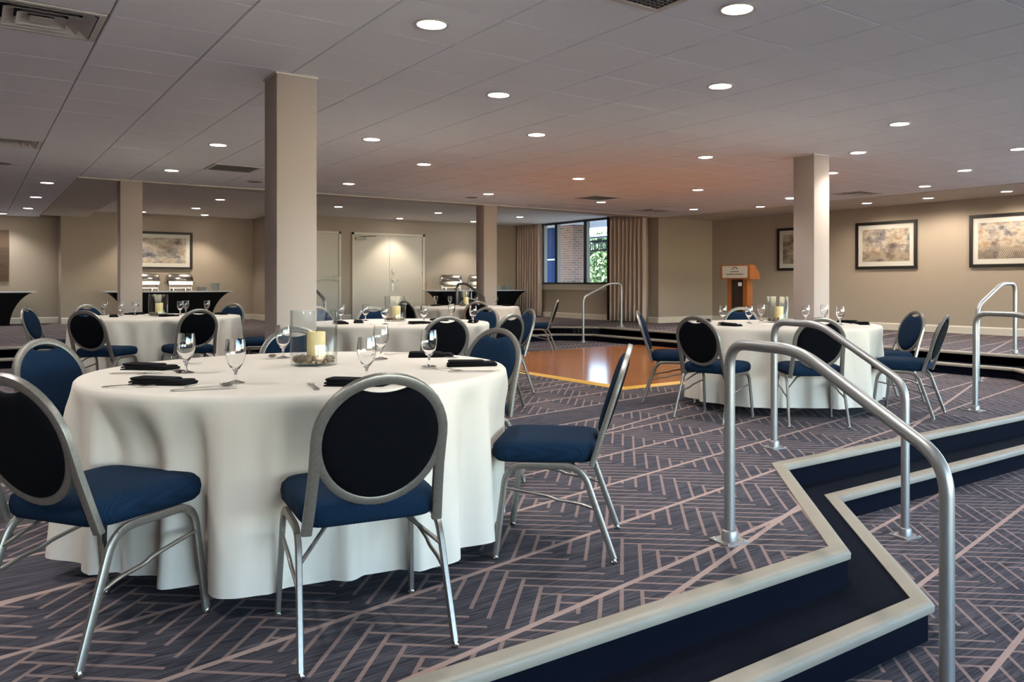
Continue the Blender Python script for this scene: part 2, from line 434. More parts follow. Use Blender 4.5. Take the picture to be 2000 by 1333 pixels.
wall_jog = wall('wall_jog', (SW, TJ), (SR+TH_W, TJ), UP-.1, ZT, (0, 1))
WT0, WT1, WZ0 = 14.2, 18.3, 1.14
wall_window = wall('wall_window', (SW, TJ+TH_W), (SW, TD), UP-.1, ZT, (1, 0), [(WT0-TJ-TH_W, WT1-TJ-TH_W, WZ0, ZT-.02)])
wall_back = wall('wall_back', (SRET, TD), (SW+TH_W, TD), UP-.1, ZT, (0, 1))
wall_return = wall('wall_return', (SRET, TD+TH_W), (SRET, TA), UP-.1, ZT, (1, 0))
wall_art = wall('wall_art', (SL, TA), (SRET+TH_W, TA), UP-.1, ZT, (0, 1))
wall_nib = wall('wall_nib', (SL+TH_W, TA+TH_W), (SL+TH_W, TL), UP-.1, ZT, (-1, 0))
wall_left_back = wall('wall_left_back', (S0, TL), (SL+TH_W, TL), UP-.1, ZT, (0, 1))
wall_left = wall('wall_left', (S0, T0), (S0, TL), LOW-.1, ZT, (-1, 0))
added_near_win = [(5.5+2.7*i, 7.9+2.7*i, .45, 2.55) for i in range(5)]  # unseen windows added behind the camera to bring in more daylight
wall_near = wall('wall_near', (S0, T0), (SR, T0), LOW-.1, ZT, (0, -1), added_near_win)
# baseboards
def base(name, a, b, nrm, parent):
    a = Vector((*a, 0)); b = Vector((*b, 0)); n = Vector((*nrm, 0))
    prof = [(0, UP), (.016, UP), (.016, UP+.115), (.008, UP+.13), (0, UP+.135)]
    rs = [[tuple(Vector((q.x, q.y, 0))+n*o_+Vector((0,0,z))) for o_, z in prof] for q in (a, b)]
    MB().rings(rs).obj('baseboard', mat['trim'], parent)
base('b', (SR, 4.9), (SR, TJ), (-1, 0), wall_right)
base('b', (SW, TJ), (SR, TJ), (0, -1), wall_jog)
base('b', (SW, TJ), (SW, TD), (-1, 0), wall_window)
for s0, s1 in ((SRET, 6.26), (7.3, 7.54), (9.54, SW)): base('b', (s0, TD), (s1, TD), (0, -1), wall_back)
base('b', (SRET, TD), (SRET, TA), (-1, 0), wall_return)
base('b', (SL, TA), (SRET, TA), (0, -1), wall_art)
base('b', (S0, TL), (SL, TL), (0, -1), wall_left_back)

# ceilings ---------------------------------------------------------
G, GS, GT = .6096, .6325, 4.473
BS, BT, BL = GS + G, 12.99, 2.10      # borders: left strip, back border, raised area
plaster = struct('ceiling_border', MB().box((BS, BT, ZC-.006), (SR, 13.42, ZC+.13)).box((12.6, T0, ZC-.006), (SR, BT, ZC+.13)).box((BS, 13.42, ZC-.006), (BL, TA, ZC+.13)), mat['plaster'])
raised = struct('ceiling_raised', MB().box((BL, 13.42, ZR), (SW+.1, TA, ZR+.1)).box((SW, 13.42, ZR), (SR, TJ+.3, ZR+.1)), mat['plaster_dim'])
slab = struct('ceiling', MB().box((S0, T0, ZC+.06), (12.6, BT, ZC+.16)).box((S0, BT, ZC+.06), (BS, TL, ZC+.16)), mat['tee'])
# bead along the back border and left strip
for a, b in (((BS, BT), (12.6, BT)), ((12.6, BT), (12.6, T0)), ((BS, BT), (BS, TL))):
    MB().tube([(*a, ZC-.006), (*b, ZC-.006)], .012, .012, n=6).obj('border_trim', mat['trim'], plaster)
def tile_mesh(w, d):
    e = .007
    b = [(e, e), (w-e, e), (w-e, d-e), (e, d-e)]; o = [(.003, .003), (w-.003, .003), (w-.003, d-.003), (.003, d-.003)]
    return MB().rings([[(x, y, ZC) for x, y in b], [(x, y, ZC+.007) for x, y in o], [(x, y, ZC+.02) for x, y in o]], True, (True, False))
tile_me = tile_mesh(G, G).mesh('ceiling_tile', mat['tile'])
VENTS = {(1,-1): 'diff', (9,-1): 'diff', (5,18): 'diff', (12,17): 'diff', (-3,3): 'grille', (10,3): 'grille', (10,13): 'grille', (12,10): 'speaker', (12,4): 'speaker', (12,-1): 'speaker'}
cells = []
for k in range(-9, 28):
    for j in range(-6, 20):
        s0, t0 = GS + j*G, GT + k*G
        if s0 > 12.59: continue
        if t0 + .3 > BT and s0 + .3 > BS: continue
        if t0 + .3 > TL: continue
        c0 = (s0+G/2, t0+G/2, ZC)
        if sT*c0[0] + cT*c0[1] < .8: continue
        u, v, Y = to_px(c0)
        if not (-420 < u < 2420 and -420 < v < YH): continue
        w = min(G, 12.6 - s0); d = min(G, (BT if s0+.3 > BS else TL) - t0)
        seen = -60 < u < 2060 and -60 < v
        cells.append(((0 if seen else 1), Y, k, j, s0, t0, w, d))
cells.sort()
rest = MB(); n_t = 0
for i, (sn, Y, k, j, s0, t0, w, d) in enumerate(cells):
    if (k, j) in VENTS and VENTS[(k, j)] != 'speaker': continue
    if n_t < 300:
        if w > G-.01 and d > G-.01: me = tile_me
        else: me = tile_mesh(w, d).mesh('ceiling_tile', mat['tile'])
        o = bpy.data.objects.new('ceiling_tile', me); col.objects.link(o); o.parent = slab; o.location = (s0, t0, 0); n_t += 1
    else:
        q = tile_mesh(w, d); q.v = [(x+s0, y+t0, z) for x, y, z in q.v]; rest.add(q.v, q.f)
ro = rest.obj('far_ceiling_tiles', mat['tile'], slab); ro['kind'] = 'stuff'
tee = MB()
for j in range(-6, 21):
    s0 = GS+j*G
    if s0 < 12.6: tee.box((s0-.012, T0, ZC+.008), (s0+.012, BT if s0 > BS-.01 else TL, ZC+.06))
for k in range(-9, 28):
    t0 = GT+k*G
    if t0 < TL: tee.box((S0, t0-.012, ZC+.009), (12.6 if t0 < BT else BS, t0+.012, ZC+.06))
tee.obj('tee_grid', mat['tee'], slab)

# columns ----------------------------------------------------------
CW = .29
for (s0, t0, zt) in ((1.753, 5.74, ZC), (7.85, 5.71, ZC), (1.753, 13.04, ZC), (7.85, 13.04, ZC)):
    c_ = struct('column', MB().rings([[(x+s0+CW/2, y+t0+CW/2, z) for x, y in rrect(CW, CW, .008, 2)] for z in (-.01, zt+.002)]), mat['column'], None, 30)
    MB().rings([[(x+s0+CW/2, y+t0+CW/2, z) for x, y in rrect(CW+.018, CW+.018, .008, 2)] for z in (zt-.012, zt+.001)]).obj('trim_collar', mat['trim'], c_)

# window, curtains, outside ---------------------------------------
def window_wall():
    w = struct('window_1', MB().box((SW+.04, WT0, WZ0), (SW+.10, WT1, WZ0+.05)).box((SW+.04, WT0, ZR-.05), (SW+.10, WT1, ZR+.1)).box((SW+.04, WT0, WZ0), (SW+.1, WT0+.05, ZR)).box((SW+.04, WT1-.05, WZ0), (SW+.1, WT1, ZR)), mat['wframe'])
    ms_ = [14.75, 15.88, 17.12, 17.72]
    for tm in ms_:
        MB().box((SW+.02, tm-.06, WZ0+.05), (SW+.12, tm+.06, ZR)).obj('mullion', mat['wframe'], w)
    ed = [WT0+.05] + [x for tm in ms_ for x in (tm-.06, tm+.06)] + [WT1-.05]
    for i in range(0, len(ed), 2):
        MB().add([(SW+.07, ed[i], WZ0+.05), (SW+.07, ed[i+1], WZ0+.05), (SW+.07, ed[i+1], ZR), (SW+.07, ed[i], ZR)], [(0,1,2,3)]).obj('pane', mat['pane'], w)
    sl = MB().box((SW-.05, WT0-.08, WZ0-.035), (SW+.14, WT1+.08, WZ0)).box((SW-.018, WT0-.04, WZ0-.14), (SW, WT1+.04, WZ0-.035)).obj('sill', mat['trim'], w)
window_wall()
def side_window(name, a, b, z0, z1, nrm, m_count):
    a = Vector((*a, 0)); b = Vector((*b, 0)); d = (b-a).normalized(); L = (b-a).length; n = Vector((*nrm, 0))
    mb = MB()
    def bar(d0, d1, h0, h1, dep=.06):
        p = [a+d*d0+n*.03, a+d*d1+n*.03, a+d*d1+n*(.03+dep), a+d*d0+n*(.03+dep)]
        mb.rings([[(q.x, q.y, h0) for q in p], [(q.x, q.y, h1) for q in p]])
    bar(0, L, z0, z0+.05); bar(0, L, z1-.05, z1); bar(0, .05, z0, z1); bar(L-.05, L, z0, z1); bar(L/2-.03, L/2+.03, z0, z1)
    w = struct(name, mb, mat['wframe'])
    for e in (0, 1):
        q = MB(); p0 = a+d*(.05 if e == 0 else L/2+.03)+n*.06; p1 = a+d*(L/2-.03 if e == 0 else L-.05)+n*.06
        q.add([(p0.x, p0.y, z0+.05), (p1.x, p1.y, z0+.05), (p1.x, p1.y, z1-.05), (p0.x, p0.y, z1-.05)], [(0,1,2,3)]); q.obj('pane', mat['pane'], w)
for i, (d0, d1, h0, h1) in enumerate(win_side): side_window('window_%d' % (i+2), (SR, T0+d0), (SR, T0+d1), h0, h1, (1, 0), 1)
for i, (d0, d1, h0, h1) in enumerate(added_near_win): side_window('window_%d' % (i+6), (S0+d0, T0), (S0+d1, T0), h0, h1, (0, -1), 1)  # the added daylight windows of the near wall
def curtain(t0, t1, waves, label, flat=0.0):
    def fn(u, v):
        t_ = t0+(t1-t0)*u; z = UP+.015+(ZR-.02-UP)*v
        amp = .045*(1.15-.35*v); ph = 2*pi*waves*u + .4*math.sin(3*v+u*9)
        w = math.sin(ph)+.35*math.sin(2*ph+1.3)
        if u > 1-flat: w *= .15
        return (SW-.11+amp*w, t_, z)
    o = MB().grid(fn, waves*12, 14).obj('curtain', mat['curtain'], None, 80)
    sd = o.modifiers.new('thick', 'SOLIDIFY'); sd.thickness = .004
    tag(o, label, 'curtain', 'pleated curtains at the window')
    return o
curtain(17.62, 18.72, 9, 'pleated taupe curtain hanging left of the window beside the buffet')
curtain(13.45, 14.72, 9, 'pleated taupe curtain hanging right of the window by the corner', 0)
o = MB().grid(lambda u, v: (SW-.10+.03*math.sin(u*7), 14.765+.12*u, UP+.015+(ZR-.02-UP)*v), 8, 6).obj('curtain_lining', mat['umber'], None, 60)
tag(o, 'narrow dark brown lining strip at the edge of the right curtain', 'curtain')
# outside
tag(MB().box((-60, -60, -.75), (75, 75, -.55)).obj('outside_ground', mat['ground']), kind='structure')
struct('roof', MB().box((S0-.2, T0-.2, ZT), (SR+.2, TJ+.15, ZT+.15)).box((S0-.2, TJ+.15, ZT), (SW+.2, TL+.2, ZT+.15)), mat['plaster'])
pier = MB().box((15.7, 20.55, -.56), (16.4, 21.35, 3.05)).obj('brick_pier', mat['brick'])
tag(pier, 'brown brick pier standing outside the window', 'pier')
blue = MB().box((16.0, 21.4, -.56), (16.2, 27, 3.05)).obj('panel', mat['outblue'])
blue.name = 'blue_wall_panel'; tag(blue, 'blue glazed wall panel outside beside the brick pier', 'wall panel')
for zz in (1.95,): MB().box((15.96, 21.4, zz), (16.0, 27, zz+.05)).obj('joint_bar', mat['outwhite'], blue)
can = empty('entrance_canopy', (17, 20, 2.3)); tag(can, 'pale steel entrance canopy with ringed iron girder outside the window', 'canopy')
def cpart(mb, name, m, sm=None):
    mb.v = [(x-17, y-20, z-2.3) for x, y, z in mb.v]; return mb.obj(name, m, can, sm)
cpart(MB().box((12.75, 13.3, 3.06), (17.2, 30, 3.2)), 'soffit', mat['outwhite'])
for i in range(5): cpart(MB().box((17.3+.35*i, 14, 2.72+.05*i), (17.45+.35*i, 30, 2.77+.05*i)), 'louvre', mat['outwhite'])
cpart(MB().tube([(17, 14, 2.58), (17, 30, 2.58)], .035, n=6), 'top_chord', mat['outiron'])
cpart(MB().tube([(17, 14, 2.27), (17, 30, 2.27)], .03, n=6), 'bottom_chord', mat['outiron'])
for i in range(14):
    tc = 18.35+.42*i - 1.6
    pts = [(17, tc+.13*math.cos(a_*pi/8), 2.425+.13*math.sin(a_*pi/8)) for a_ in range(17)]
    cpart(MB().tube(pts, .022, n=6, up=(1,0,0)), 'ring', mat['outiron'], 60)
    cpart(MB().tube([(17, tc+.21, 2.27), (17, tc+.21, 2.58)], .018, n=6), 'strut', mat['outiron'])
def tree(x, y, h, r, label):
    e = empty('tree', (x, y, -.56)); tag(e, label, 'tree', 'trees outside the window')
    MB().lathe([(.16, 0), (.11, h*.5), (.05, h*.9)], 8).obj('trunk', mat['bark'], e, 60)
    mb = MB()
    for i in range(3000):
        while True:
            p = Vector((random.uniform(-1,1), random.uniform(-1,1), random.uniform(-1,1)))
            if .2 < p.length < 1: break
        p = Vector((p.x*r, p.y*r, h*.5+p.z*h*.48))
        a_, b_ = Vector((random.uniform(-1,1), random.uniform(-1,1), random.uniform(-1,1))).normalized(), Vector((random.uniform(-1,1), random.uniform(-1,1), random.uniform(-1,1)))
        b_ = a_.cross(b_).normalized(); sz = random.uniform(.12, .26)
        mb.add([p-a_*sz, p+b_*sz*.5, p+a_*sz, p-b_*sz*.5], [(0,1,2,3)])
    f = mb.obj('foliage', mat['leaf'], e); f['kind'] = 'stuff'
tree(24.2, 28.0, 4.2, 1.35, 'leafy green tree outside, closest to the right window frame')
tree(25.6, 31.2, 4.4, 1.5, 'leafy green tree outside beyond the canopy girder')
tree(29.5, 34.5, 5.0, 2.2, 'leafy green tree outside nearest the brick pier')

# doors ------------------------------------------------------------
def door(name, s0, s1, leaves, furniture):
    ft = .055; zt = UP+2.15
    fr_ = MB()
    for a, b, h0, h1 in ((s0, s0+ft, UP, zt), (s1-ft, s1, UP, zt), (s0, s1, zt-ft, zt)): fr_.box((a, TD-.03, h0), (b, TD+.01, h1))
    d = struct(name, fr_, mat['trim'])
    w = (s1-s0-2*ft)/leaves
    for i in range(leaves):
        a = s0+ft+i*w+.003; b = a+w-.006
        lf = MB().box((a, TD-.014, UP+.008), (b, TD+.0, zt-ft-.003)).obj('door_leaf', mat['door'], d)
        furniture(i, a, b, lf)
    return d
def furn1(i, a, b, lf):
    MB().box((a+.05, TD-.09, UP+.98), (b-.02, TD-.03, UP+1.05)).box((a+.05, TD-.03, UP+.97), (a+.12, TD-.014, UP+1.06)).box((b-.14, TD-.03, UP+.95), (b-.02, TD-.014, UP+1.08)).obj('push_bar', mat['steel'], lf)
def furn2(i, a, b, lf):
    if i == 0:
        MB().box((a+.02, TD-.07, UP+1.97), (a+.30, TD-.014, UP+2.04)).obj('door_closer', mat['steel'], lf)
        MB().tube([(a+.16, TD-.05, UP+2.045), (a+.55, TD-.05, UP+2.07)], .012, n=6).obj('closer_arm', mat['steel'], lf)
    else:
        MB().lathe([(.0, 0), (.032, 0), (.032, .03), (0, .03)], 14).xf(Matrix.Translation((a+.09, TD-.014, UP+1.2)) @ Matrix.Rotation(R(90), 4, 'X')).obj('lock_cylinder', mat['chrome'], lf, 40)
        MB().lathe([(.0, 0), (.03, 0), (.03, .03), (0, .03)], 14).xf(Matrix.Translation((a+.09, TD-.014, UP+.98)) @ Matrix.Rotation(R(90), 4, 'X')).tube(fillet([(a+.09, TD-.03, UP+.98), (a+.09, TD-.08, UP+.98), (a+.22, TD-.08, UP+.975)], .02), .011, n=8).obj('lever_handle', mat['chrome'], lf, 40)
        MB().box((a+.065, TD-.018, UP+.70), (a+.115, TD-.014, UP+.9)).obj('escutcheon', mat['chrome'], lf)
        for zz in (.25, 1.1, 1.9): MB().box((b-.012, TD-.022, UP+zz), (b+.012, TD-.012, UP+zz+.11)).obj('hinge', mat['steel'], lf)
door('door_1', 6.28, 7.28, 1, furn1)
door('door_2', 7.56, 9.52, 2, furn2)

# ------------------------------------------------------------------ ceiling lamps and vents
lamp_root = None
ring_me = MB().lathe([(.083, .0), (.100, .0), (.103, -.004), (.098, -.008), (.084, -.006), (.083, .0)], 28).mesh('trim_ring', mat['white_metal'], 60)
lens_me = MB().lathe([(.0, -.003), (.05, -.0028), (.084, -.001)], 28).mesh('lens', mat['lens'], 60)
def lamp(loc, label, group, watts, cone=130, blend=.8, colr=NEUT, name='downlight'):
    e = empty(name, loc); tag(e, label, 'ceiling light', group)
    for nm, me in (('trim_ring', ring_me), ('lens', lens_me)):
        o = bpy.data.objects.new(nm, me); col.objects.link(o); o.parent = e
    ld = bpy.data.lights.new('downlight_beam', 'SPOT'); ld.energy = watts; ld.color = colr; ld.spot_size = R(cone); ld.spot_blend = blend; ld.shadow_soft_size = .07
    lo = bpy.data.objects.new('downlight_beam', ld); col.objects.link(lo); lo.parent = e; lo.location = (0, 0, -.015)
    return e
ORD = ['first','second','third','fourth','fifth','sixth','seventh','eighth','ninth','tenth','eleventh','twelfth','thirteenth','fourteenth','fifteenth','sixteenth','seventeenth','eighteenth','nineteenth','twentieth','twenty-first','twenty-second']
def ordlab(items, fmt):                    # items sorted left to right in the photograph
    n = len(items)
    return [fmt.format('leftmost' if i == 0 else ('rightmost' if i == n-1 else ORD[i]+' from the left')) for i in range(n)]
zones = [
 ('near ceiling downlights', 'large round recessed downlight in the nearest ceiling tiles, {} of those five', [(843,47),(1440,17),(974,185),(1407,168),(1757,242)], ZC, 'm'),
 ('middle ceiling downlights', 'recessed downlight across the middle of the tiled ceiling, {}', [(426,283),(726,272),(1048,263),(335,333),(828,321),(1378,307),(1676,298),(1990,291)], ZC, 'm'),
 ('far ceiling downlights', 'small recessed downlight far back in the tiled ceiling, {}', [(681,359),(1130,349),(1884,333),(1624,338),(1806,364),(954,379),(1363,371),(1174,395),(1485,404),(1355,409)], ZC, 'm'),
 ('left strip downlights', 'small recessed downlight near the wood wall art, {} of three', [(92,357),(70,385),(55,407)], ZC, 'm'),
 ('picture wall downlights', 'warm downlight in the plaster border washing the picture wall, {}', [(1545,388),(1693,397),(1813,387),(1966,374)], ZC-.006, 'w'),
 ('back ceiling downlights', 'small downlight in the raised back ceiling beyond the columns, {}', [(277,414),(383,407),(400,420),(430,390),(661,404),(774,428),(856,416),(925,433),(1015,424)], ZR, 'b'),
]
for grp, fmt, pts, z, kd in zones:
    pts = sorted(pts); labs = ordlab(pts, fmt)
    for (u, v), lb in zip(pts, labs):
        p = px(u, v, z)
        if kd == 'w':
            p.x = min(p.x, SR-.28); lamp(p, lb, grp, LAMP*.85, 165, .5, WARM)
        elif kd == 'b':
            p.y = min(p.y, (TA if p.x < SRET else TD)-.5); lamp(p, lb, grp, LAMP*1.3, 100, .6, WARM)
        else: lamp(p, lb, grp, LAMP)
# unseen downlights carrying on the ceiling grid, some added to fill column sides
for i, (s_, t_) in enumerate([(-1.5, 2.95), (-1.5, 5.4), (-1.5, 7.85), (-1.5, 10.3), (-2.72, 4.17), (-2.72, 6.6), (-2.72, 9.1), (-2.72, 11.5), (-2, 16), (-2, 19), (.55, 20.75), (-.28, 1.72), (-.28, 4.17), (-.28, 6.6), (-.28, 9.1), (-.28, 11.5), (2.16, 1.72), (4.6, 1.74), (7.05, 1.74), (9.43, 1.74), (11.9, 4.18)]):
    if 0: pass
    u, v, Y = to_px((s_, t_, ZC))
    lamp((s_, t_, ZC), 'unseen recessed downlight outside the picture, the %s from the left wall' % ORD[i], 'unseen downlights outside the picture', LAMP)
def vent(k, j, kind, label):
    s0, t0 = GS+j*G+G/2, GT+k*G+G/2
    w = G-.02
    if kind == 'speaker':
        e = empty('ceiling_speaker', (s0, t0, ZC)); tag(e, label, 'speaker', 'ceiling speakers')
        MB().lathe([(.11, .004), (.12, -.004), (.112, -.008), (.10, -.004)], 24).obj('rim', mat['white_metal'], e, 50)
        MB().lathe([(0, -.006), (.10, -.003)], 24).obj('grille', mat['grille'], e)
        return
    e = empty('air_diffuser' if kind == 'diff' else 'return_grille', (s0, t0, ZC)); tag(e, label, 'air vent', 'ceiling vents')
    fr_ = MB()
    for a, b in (((-w/2, -w/2), (w/2, -w/2+.035)), ((-w/2, w/2-.035), (w/2, w/2)), ((-w/2, -w/2+.035), (-w/2+.035, w/2-.035)), ((w/2-.035, -w/2+.035), (w/2, w/2-.035))): fr_.box((*a, -.006), (*b, .01))
    fr_.obj('frame', mat['white_metal'], e)
    MB().box((-w/2, -w/2, .045), (w/2, w/2, .05)).obj('backing', mat['dark'], e)
    if kind == 'diff':
        for q, hw in enumerate((.25, .185, .12)):
            rs = [[(x, y, z) for x, y in ((-h, -h), (h, -h), (h, h), (-h, h))] for h, z in ((hw, -.012), (hw-.055, .03))]
            MB().rings(rs, True, (False, False)).obj('cone', mat['white_metal'], e)
        MB().box((-.055, -.055, -.008), (.055, .055, -.002)).obj('centre_plate', mat['white_metal'], e)
    else:
        g = MB(); n = 16
        for i in range(n+1):
            q = -w/2+.035+(w-.07)*i/n
            g.box((q-.003, -w/2+.03, -.004), (q+.003, w/2-.03, .03)); g.box((-w/2+.03, q-.003, -.0035), (w/2-.03, q+.003, .0295))
        g.obj('egg_crate', mat['grille'], e)
VL = {(1,-1): 'large square louvred air diffuser nearest the camera at upper left', (9,-1): 'square louvred air diffuser farther along the left ceiling strip', (5,18): 'dark square diffuser in the ceiling behind the right column', (12,17): 'dark square diffuser in the ceiling near the curtains',
 (-3,3): 'grey egg crate return grille cut by the top of the picture', (10,3): 'flat grey return grille left of the tall front column', (10,13): 'flat grey return grille in the ceiling in front of the window', (12,10): 'round ceiling speaker near the far centre column', (12,4): 'round ceiling speaker beside the tall front column', (12,-1): 'round ceiling speaker at the left edge of the picture'}
for (k, j), kd in VENTS.items(): vent(k, j, kd, VL[(k, j)])

# ------------------------------------------------------------------ handrails
def handrail(p_up, p_low, z_up, z_low, label, flat=.42, hgt=.885):
    p_up = Vector((p_up[0], p_up[1], 0)); p_low = Vector((p_low[0], p_low[1], 0)); d = p_low-p_up; L = d.length; d.normalize()
    e = empty('handrail', (p_up.x, p_up.y, z_up)); tag(e, label, 'handrail', 'stair handrails')
    o = Vector((p_up.x, p_up.y, z_up)); r = .024
    A = Vector((0,0,.012)); B = Vector((0,0,hgt)); C = d*flat+Vector((0,0,hgt)); D = d*L+Vector((0,0,hgt+z_low-z_up)); E_ = d*L+Vector((0,0,z_low-z_up+.012))
    path = fillet([A, B, C, D, E_], .11, 8)
    MB().tube(path, r, n=16, up=Vector((d.y, -d.x, 0))).obj('tube', mat['rail'], e, 60)
    for q, nm in ((A, 'flange'), (E_, 'flange')):
        pl = MB(); zz = q.z-.012
        ang = math.atan2(d.y, d.x)
        pts = [(x*math.cos(ang)-y*math.sin(ang)+q.x, x*math.sin(ang)+y*math.cos(ang)+q.y) for x, y in rrect(.13, .13, .012, 3)]
        pl.rings([[(x, y, zz) for x, y in pts], [(x, y, zz+.008) for x, y in pts]])
        f = pl.obj('flange', mat['rail'], e)
        MB().lathe([(.036, 0), (.036, .03), (.031, .042), (.025, .045)], 18, (q.x, q.y, zz+.008)).obj('collar', mat['rail'], f, 40)
        for sx in (-1, 1):
            for sy in (-1, 1):
                x, y = sx*.048, sy*.048
                MB().lathe([(.0085, 0), (.0085, .004), (.004, .007)], 8, (x*math.cos(ang)-y*math.sin(ang)+q.x, x*math.sin(ang)+y*math.cos(ang)+q.y, zz+.008), (False, True)).obj('screw', mat['chrome'], f, 40)
def rl(u): return u
r1u = px(1425, 1058, 0); r2u = px(1512, 875, 0); dl = cp(.50, -.96)
handrail(r1u, r1u+dl, 0, LOW, 'silver tubular handrail closest to the camera, running down the front steps')
handrail(r2u, r2u+dl, 0, LOW, 'silver tubular handrail in front of the right table, second down the front steps')
r3u = px(1905, 803, 0); handrail(r3u, r3u+cp(.60, -.90), 0, LOW, 'silver tubular handrail cut by the right picture edge, leading down', .42)
r4l = px(1909.5, 745, 0); handrail(r4l+Vector((1.0, .03, 0)), r4l, UP, 0, 'silver handrail rising to the carpet walkway below the right picture', .36)
r5l = px(1139, 669.6, 0); handrail(r5l+Vector((1.0, .02, 0)), r5l, UP, 0, 'silver handrail rising on the far steps in front of the window', .34)
handrail((7.78, 13.95), (7.78, 12.85), UP, 0, 'silver handrail beside the far centre column', .36)
handrail((4.71, 13.95), (4.71, 12.85), UP, 0, 'silver handrail half hidden behind the tall front column', .36)

# ------------------------------------------------------------------ dance floor
D0, D1, E0, E1 = 5.81, 10.02, 6.68, 11.08
dfl = MB().box((D0, E0, .001), (D1, E1, .022)).obj('dance_floor', mat['parquet'])
tag(dfl, 'square brown parquet dance floor laid on the carpet', 'dance floor')
for a, b, out in (((D0, E0), (D1, E0), (0,-1)), ((D0, E1), (D1, E1), (0,1)), ((D0, E0), (D0, E1), (-1,0))):
    av, bv = Vector((*a,0)), Vector((*b,0)); o_ = Vector((*out,0)); d = (bv-av).normalized()
    e0, e1 = av-d*.0, bv+d*.0
    prof = [(0, .0225), (.085, .003), (.085, .001), (0, .001)]
    m0 = (.085 if out[1] else 0)
    rs = [[tuple(q+o_*w+d*sg*(w if (out != (0,1)) and (sg < 0 or a == (D0, E0) and False) else 0)+Vector((0,0,z))) for w, z in prof] for q, sg in ((e0, -1), (e1, 1))]
    MB().rings(rs).obj('edge_ramp', mat['gold'], dfl)

# ------------------------------------------------------------------ tables with cloths
TABLES = {'front': cp(-1.136, 3.685), 'rear_left': cp(-4.72, 9.6), 'middle': cp(-1.563, 8.05), 'far': cp(-1.5, 13.7), 'right': cp(2.19, 7.76)}
TN = {'front': 'the large front table', 'rear_left': 'the table by the left buffet', 'middle': 'the middle table behind the front one', 'far': 'the farthest table by the steps', 'right': 'the table nearest the lectern'}
ZTOP = .765; RT = .915
CH = {k: [] for k in TABLES}
def cloth(key, seed):
    rnd = random.Random(seed)
    fr_ = [(rnd.randint(14, 17), rnd.uniform(0, 6.28), .8), (rnd.randint(23, 27), rnd.uniform(0, 6.28), .5), (rnd.randint(6, 8), rnd.uniform(0, 6.28), .35)]
    def fold(th):
        f = 0
        for n, ph, a in fr_:
            w = math.sin(n*th+ph+.5*math.sin(2*th+ph)); f += a*(w if w < 0 else w*abs(w)**.3)
        return f
    N = 288; rs = []
    prof = [(0.0, 0), (RT*.5, 0), (RT-.03, 0), (RT-.008, -.002), (RT+.002, -.012), (RT+.006, -.03)]
    for r, dz in prof[1:]:
        rs.append([(r*math.cos(2*pi*i/N), r*math.sin(2*pi*i/N), ZTOP+dz) for i in range(N)])
    for h in (.06, .1, .16, .24, .34, .44, .53, .61, .685):
        q = h/.685; ring = []
        for i in range(N):
            th = 2*pi*i/N; f = fold(th)
            r = RT+.004+.016*q+(.050*q**.6)*f*min(1, h/.12+.05)
            z = ZTOP-h + (.012*(f*.4) if h > .68 else 0)
            for (ca, cr) in CH[key]:      # a seat pushed against the cloth presses it in
                da = (th-ca+pi) % (2*pi)-pi
                if abs(da) > .9: continue
                lat = abs(cr*math.sin(da)); wl = 1-min(1, max(0, (lat-.25)/.06)); wl = wl*wl*(3-2*wl)
                wz = min(1, max(0, (ZTOP-.02-z)/.22)); wz = wz*wz*(3-2*wz)
                lim = (cr-.236)/max(.6, math.cos(da))+.012*f*q
                if r > lim: r -= min(.085, r-lim)*wl*wz
            ring.append((r*math.cos(th), r*math.sin(th), max(.006, z)))
        rs.append(ring)
    mb = MB().rings(rs, True, (False, False))
    mb.add([(x, y, z) for x, y, z in rs[0]] , [tuple(range(N))])
    o = mb.obj('tablecloth', mat['linen'], None, 75)
    o.location = TABLES[key]
    tag(o, {'front': 'white floor length cloth on the large front table', 'rear_left': 'white cloth on the round table near the left buffet', 'middle': 'white cloth on the middle table behind the front one', 'far': 'white cloth on the farthest round table by the steps', 'right': 'white cloth on the round table nearest the lectern'}[key], 'tablecloth', 'white round tablecloths')
    return o
def table(key):
    e = empty('round_table', TABLES[key]); tag(e, {'front': 'large round banquet table in front, hidden under its white cloth', 'rear_left': 'round table under a white cloth near the left buffet', 'middle': 'round table under a white cloth in the middle of the room', 'far': 'round table under a white cloth by the far steps', 'right': 'round table under a white cloth nearest the lectern'}[key], 'table', 'round banquet tables')
    MB().lathe([(0, .735), (RT-.012, .735), (RT-.008, .745), (RT-.012, .759), (0, .759)], 48).obj('tabletop', mat['oak'], e, 40)
    for a in range(4):
        th = pi/4+a*pi/2
        MB().tube([(.5*math.cos(th), .5*math.sin(th), .735), (.55*math.cos(th), .55*math.sin(th), .006)], .016, n=8).obj('leg', mat['steel'], e, 60)
for k in TABLES: table(k)

